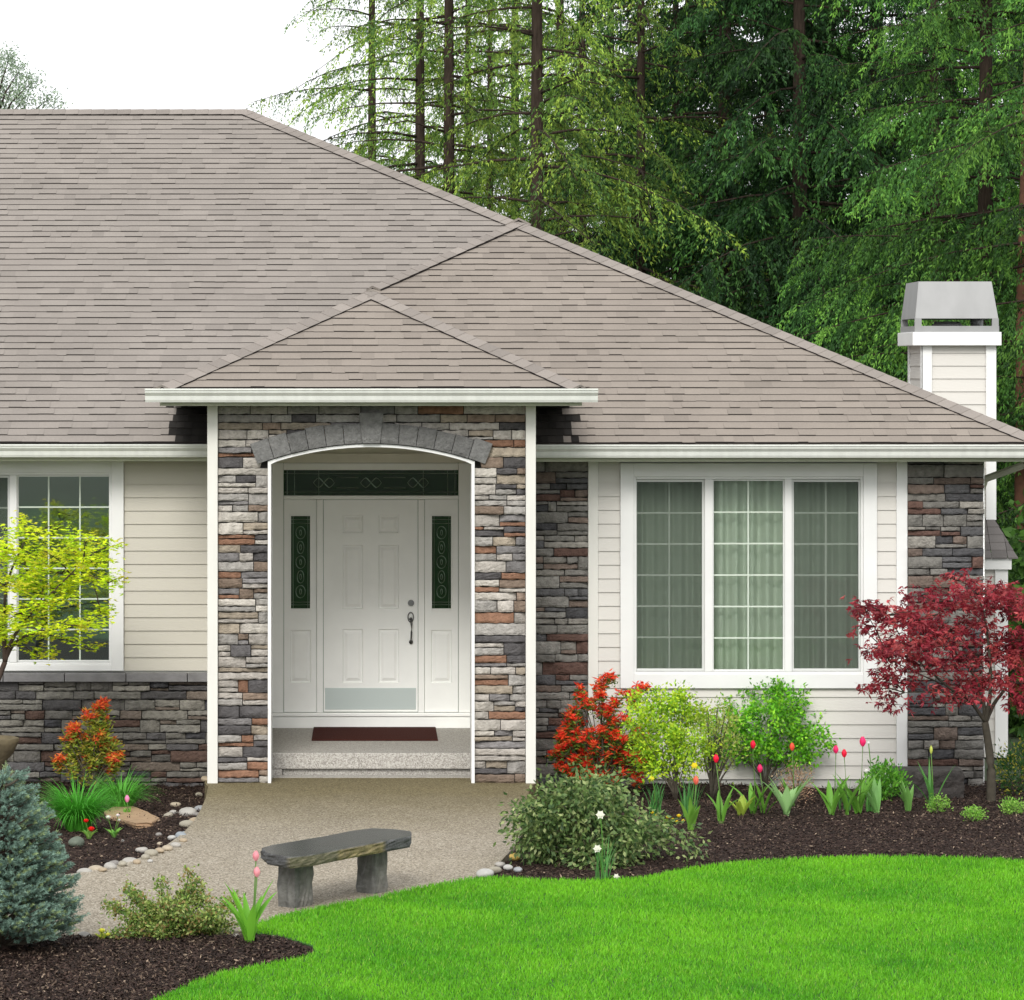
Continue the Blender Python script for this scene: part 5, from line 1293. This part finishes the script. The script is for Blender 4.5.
proto('hem2', seed=12, H=16, zmin=2.8, Lmax=3.1, step=.38, cols=HEM, droop=.24, tr=.075, dead=16, gap=.18, twsp=.070, lsp=.030, leafL=.068, leafW=.018, hang=.9)
proto('drk', seed=21, H=18, zmin=.8, Lmax=3.6, step=.30, cols=DRK, droop=.20, tr=.12, dead=10, gap=.06, twsp=.05, lsp=.024, leafL=.085, leafW=.024, hang=1.0)
proto('brt', seed=31, H=16, zmin=.5, Lmax=3.2, step=.30, cols=BRT, droop=.14, tr=.12, dead=10, gap=.06, twsp=.045, lsp=.022, leafL=.066, leafW=.019, hang=1.0)
GT = 'conifers behind the house'
TREES = [('hem','hemlock_tree',372,68,1.7,1.05,'far pale green conifer whose thin crown reaches furthest left against the sky'),
 ('hem2','hemlock_tree',468,72,2.7,1.2,'far pale green conifer behind the reddish trunked one'),
 ('hem','hemlock_tree',560,69,5.2,1.15,'far pale green conifer just behind the thick trunked one'),
 ('hem','hemlock_tree',515,76,3.3,1.2,'furthest pale green conifer above the middle of the roof hip'),
('hem','hemlock_tree',420,60,0.4,1.05,'slender pale green conifer furthest left of the wood, behind the roof hip'),
 ('hem','hemlock_tree',449,55,2.1,1.05,'reddish trunked pale green conifer just right of the leftmost slender one'),
 ('hem2','hemlock_tree',490,63,1.0,1.0,'thin dark trunked conifer between the reddish trunk and the thick trunk'),
 ('hem','hemlock_tree',537,52,4.0,1.1,'thick trunked pale green conifer directly above the roof peak'),
 ('hem2','hemlock_tree',582,64,3.0,1.1,'far pale green conifer right of the thick trunked one'),
 ('hem2','hemlock_tree',641,56,5.0,1.1,'straight trunked conifer with thin foliage left of the dark cedars'),
 ('drk','cedar_tree',610,74,0.5,1.0,'far dark conifer showing between the thin pale trunks'),
 ('hem2','hemlock_tree',676,60,0.1,1.05,'slim pale conifer at the edge of the dark cedars'),
 ('drk','cedar_tree',725,58,1.2,1.1,'dark green cedar, left of the dense dark group'),
 ('drk','cedar_tree',690,70,2.8,1.1,'dark cedar far back behind the slim pale conifer'),
 ('drk','cedar_tree',800,54,3.3,1.05,'dense dark green cedar in the middle of the dark group'),
 ('drk','cedar_tree',770,68,5.1,1.2,'dark cedar far back in the middle of the wood'),
 ('drk','cedar_tree',876,56,4.4,1.1,'dark cedar whose brown trunk shows left of the chimney'),
 ('drk','cedar_tree',950,66,0.9,1.2,'dark cedar far back behind the chimney'),
 ('brt','cedar_tree',935,52,.6,.9,'fresh green drooping cedar left of the chimney'),
 ('brt','cedar_tree',985,47,2.6,1.0,'bright green drooping cedar right behind the chimney'),
 ('brt','cedar_tree',1070,45,4.9,1.05,'bright green cedar reaching in from the right edge'),
 ('brt','cedar_tree',1040,58,3.7,1.15,'green cedar behind the one at the right edge'),
 ('drk','cedar_tree',1060,72,3.1,1.2,'dark cedar furthest back at the right edge')]
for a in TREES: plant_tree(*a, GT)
# distant tree over the left end of the ridge, bare trunk at the right edge
d = 88.0; t = empty('broadleaf_tree', (X(-8,d), Y(d), -.3), 'distant pale grey green tree rising over the left end of the roof', 'tree')
tk = MB(); tk.tube([(X(-8,d), Y(d), -.3), (X(-6,d), Y(d), 5), (X(-4,d), Y(d), 10.5)], [.16,.11,.03], 8); lv = LV()
for (bx, by, rx, rz, k) in [(-8,62,16,14,26),(8,58,9,9,12),(20,72,11,10,12),(8,88,20,14,26),(34,84,13,8,12),(46,98,13,7,12),(-15,95,26,22,40),(26,100,20,9,16),(-5,120,34,26,60),(28,118,26,12,26),(58,106,7,4,3),(-40,100,30,30,40),(15,150,40,24,60),(-20,160,50,30,60)]:
    c = (X(bx,d), Y(d)+random.uniform(-1,1), Z(by,d)); q = ell(k, c, (rx*d/F, rx*d/F, rz*d/F), .1)
    tk.tube([(X(-6,d), Y(d), c[2]-1.3), ((X(-6,d)+c[0])/2, c[1]-.0, c[2]-.5), c], [.04,.025,.008], 4)
    n = len(q)*26; P = np.repeat(q, 26, 0)[:n]+rng.normal(size=(n,3))*.11; lv.add(P, rng.normal(size=(n,3)), rng.uniform(.05,.10,n), .035, cmix([(.22,.30,.19),(.28,.36,.23),(.17,.24,.15)], n, .25))
tk.build('trunk', M_bark, t, smooth=True); lv.build('crown', M_leafc, t)
bt = MB(); d = 45.5; bt.tube([(X(1022,d), Y(d), -.3), (X(1021,d), Y(d), 2), (X(1022,d), Y(d), 4.5), (X(1030,d), Y(d), 9)], [.10,.085,.075,.03], 10)
t = empty('fir_tree', (X(1022,d), Y(d), -.3), 'bare reddish brown trunk seen under the eave at the right edge', 'tree'); bt.build('trunk', mat('red_bark', (.13,.06,.035), .95, var=.3, vscale=10), t, smooth=True)
# undergrowth behind
def undergrowth(n, d0, d1, px0, px1, h, name, label, cols):
    lv = LV(); d = rng.uniform(d0, d1, n); px = rng.uniform(px0, px1, n); P = np.stack([(px-PX0)*d/F, d-DF, rng.random(n)**1.2*h*(.6+.4*np.sin(px*.02+d))-.3], 1)
    A = rng.normal(size=(n,3)); lv.add(P, A, rng.uniform(.08,.2,n), .07, cmix(cols, n, .3)); lv.build(name, M_leafc, None, label=label, cat='undergrowth', kind='stuff')
undergrowth(60000, 60, 84, 480, 1160, 6.5, 'woodland', 'dark mass of distant wood filling gaps between the cedars', [(.015,.04,.012),(.025,.06,.016),(.04,.09,.022)])
undergrowth(26000, 38.5, 43, 1010, 1150, 2.9, 'undergrowth', 'green undergrowth beside the chimney at the right edge', [(.05,.12,.02),(.08,.18,.03),(.035,.08,.02)])
print('scene done', len(bpy.data.objects))
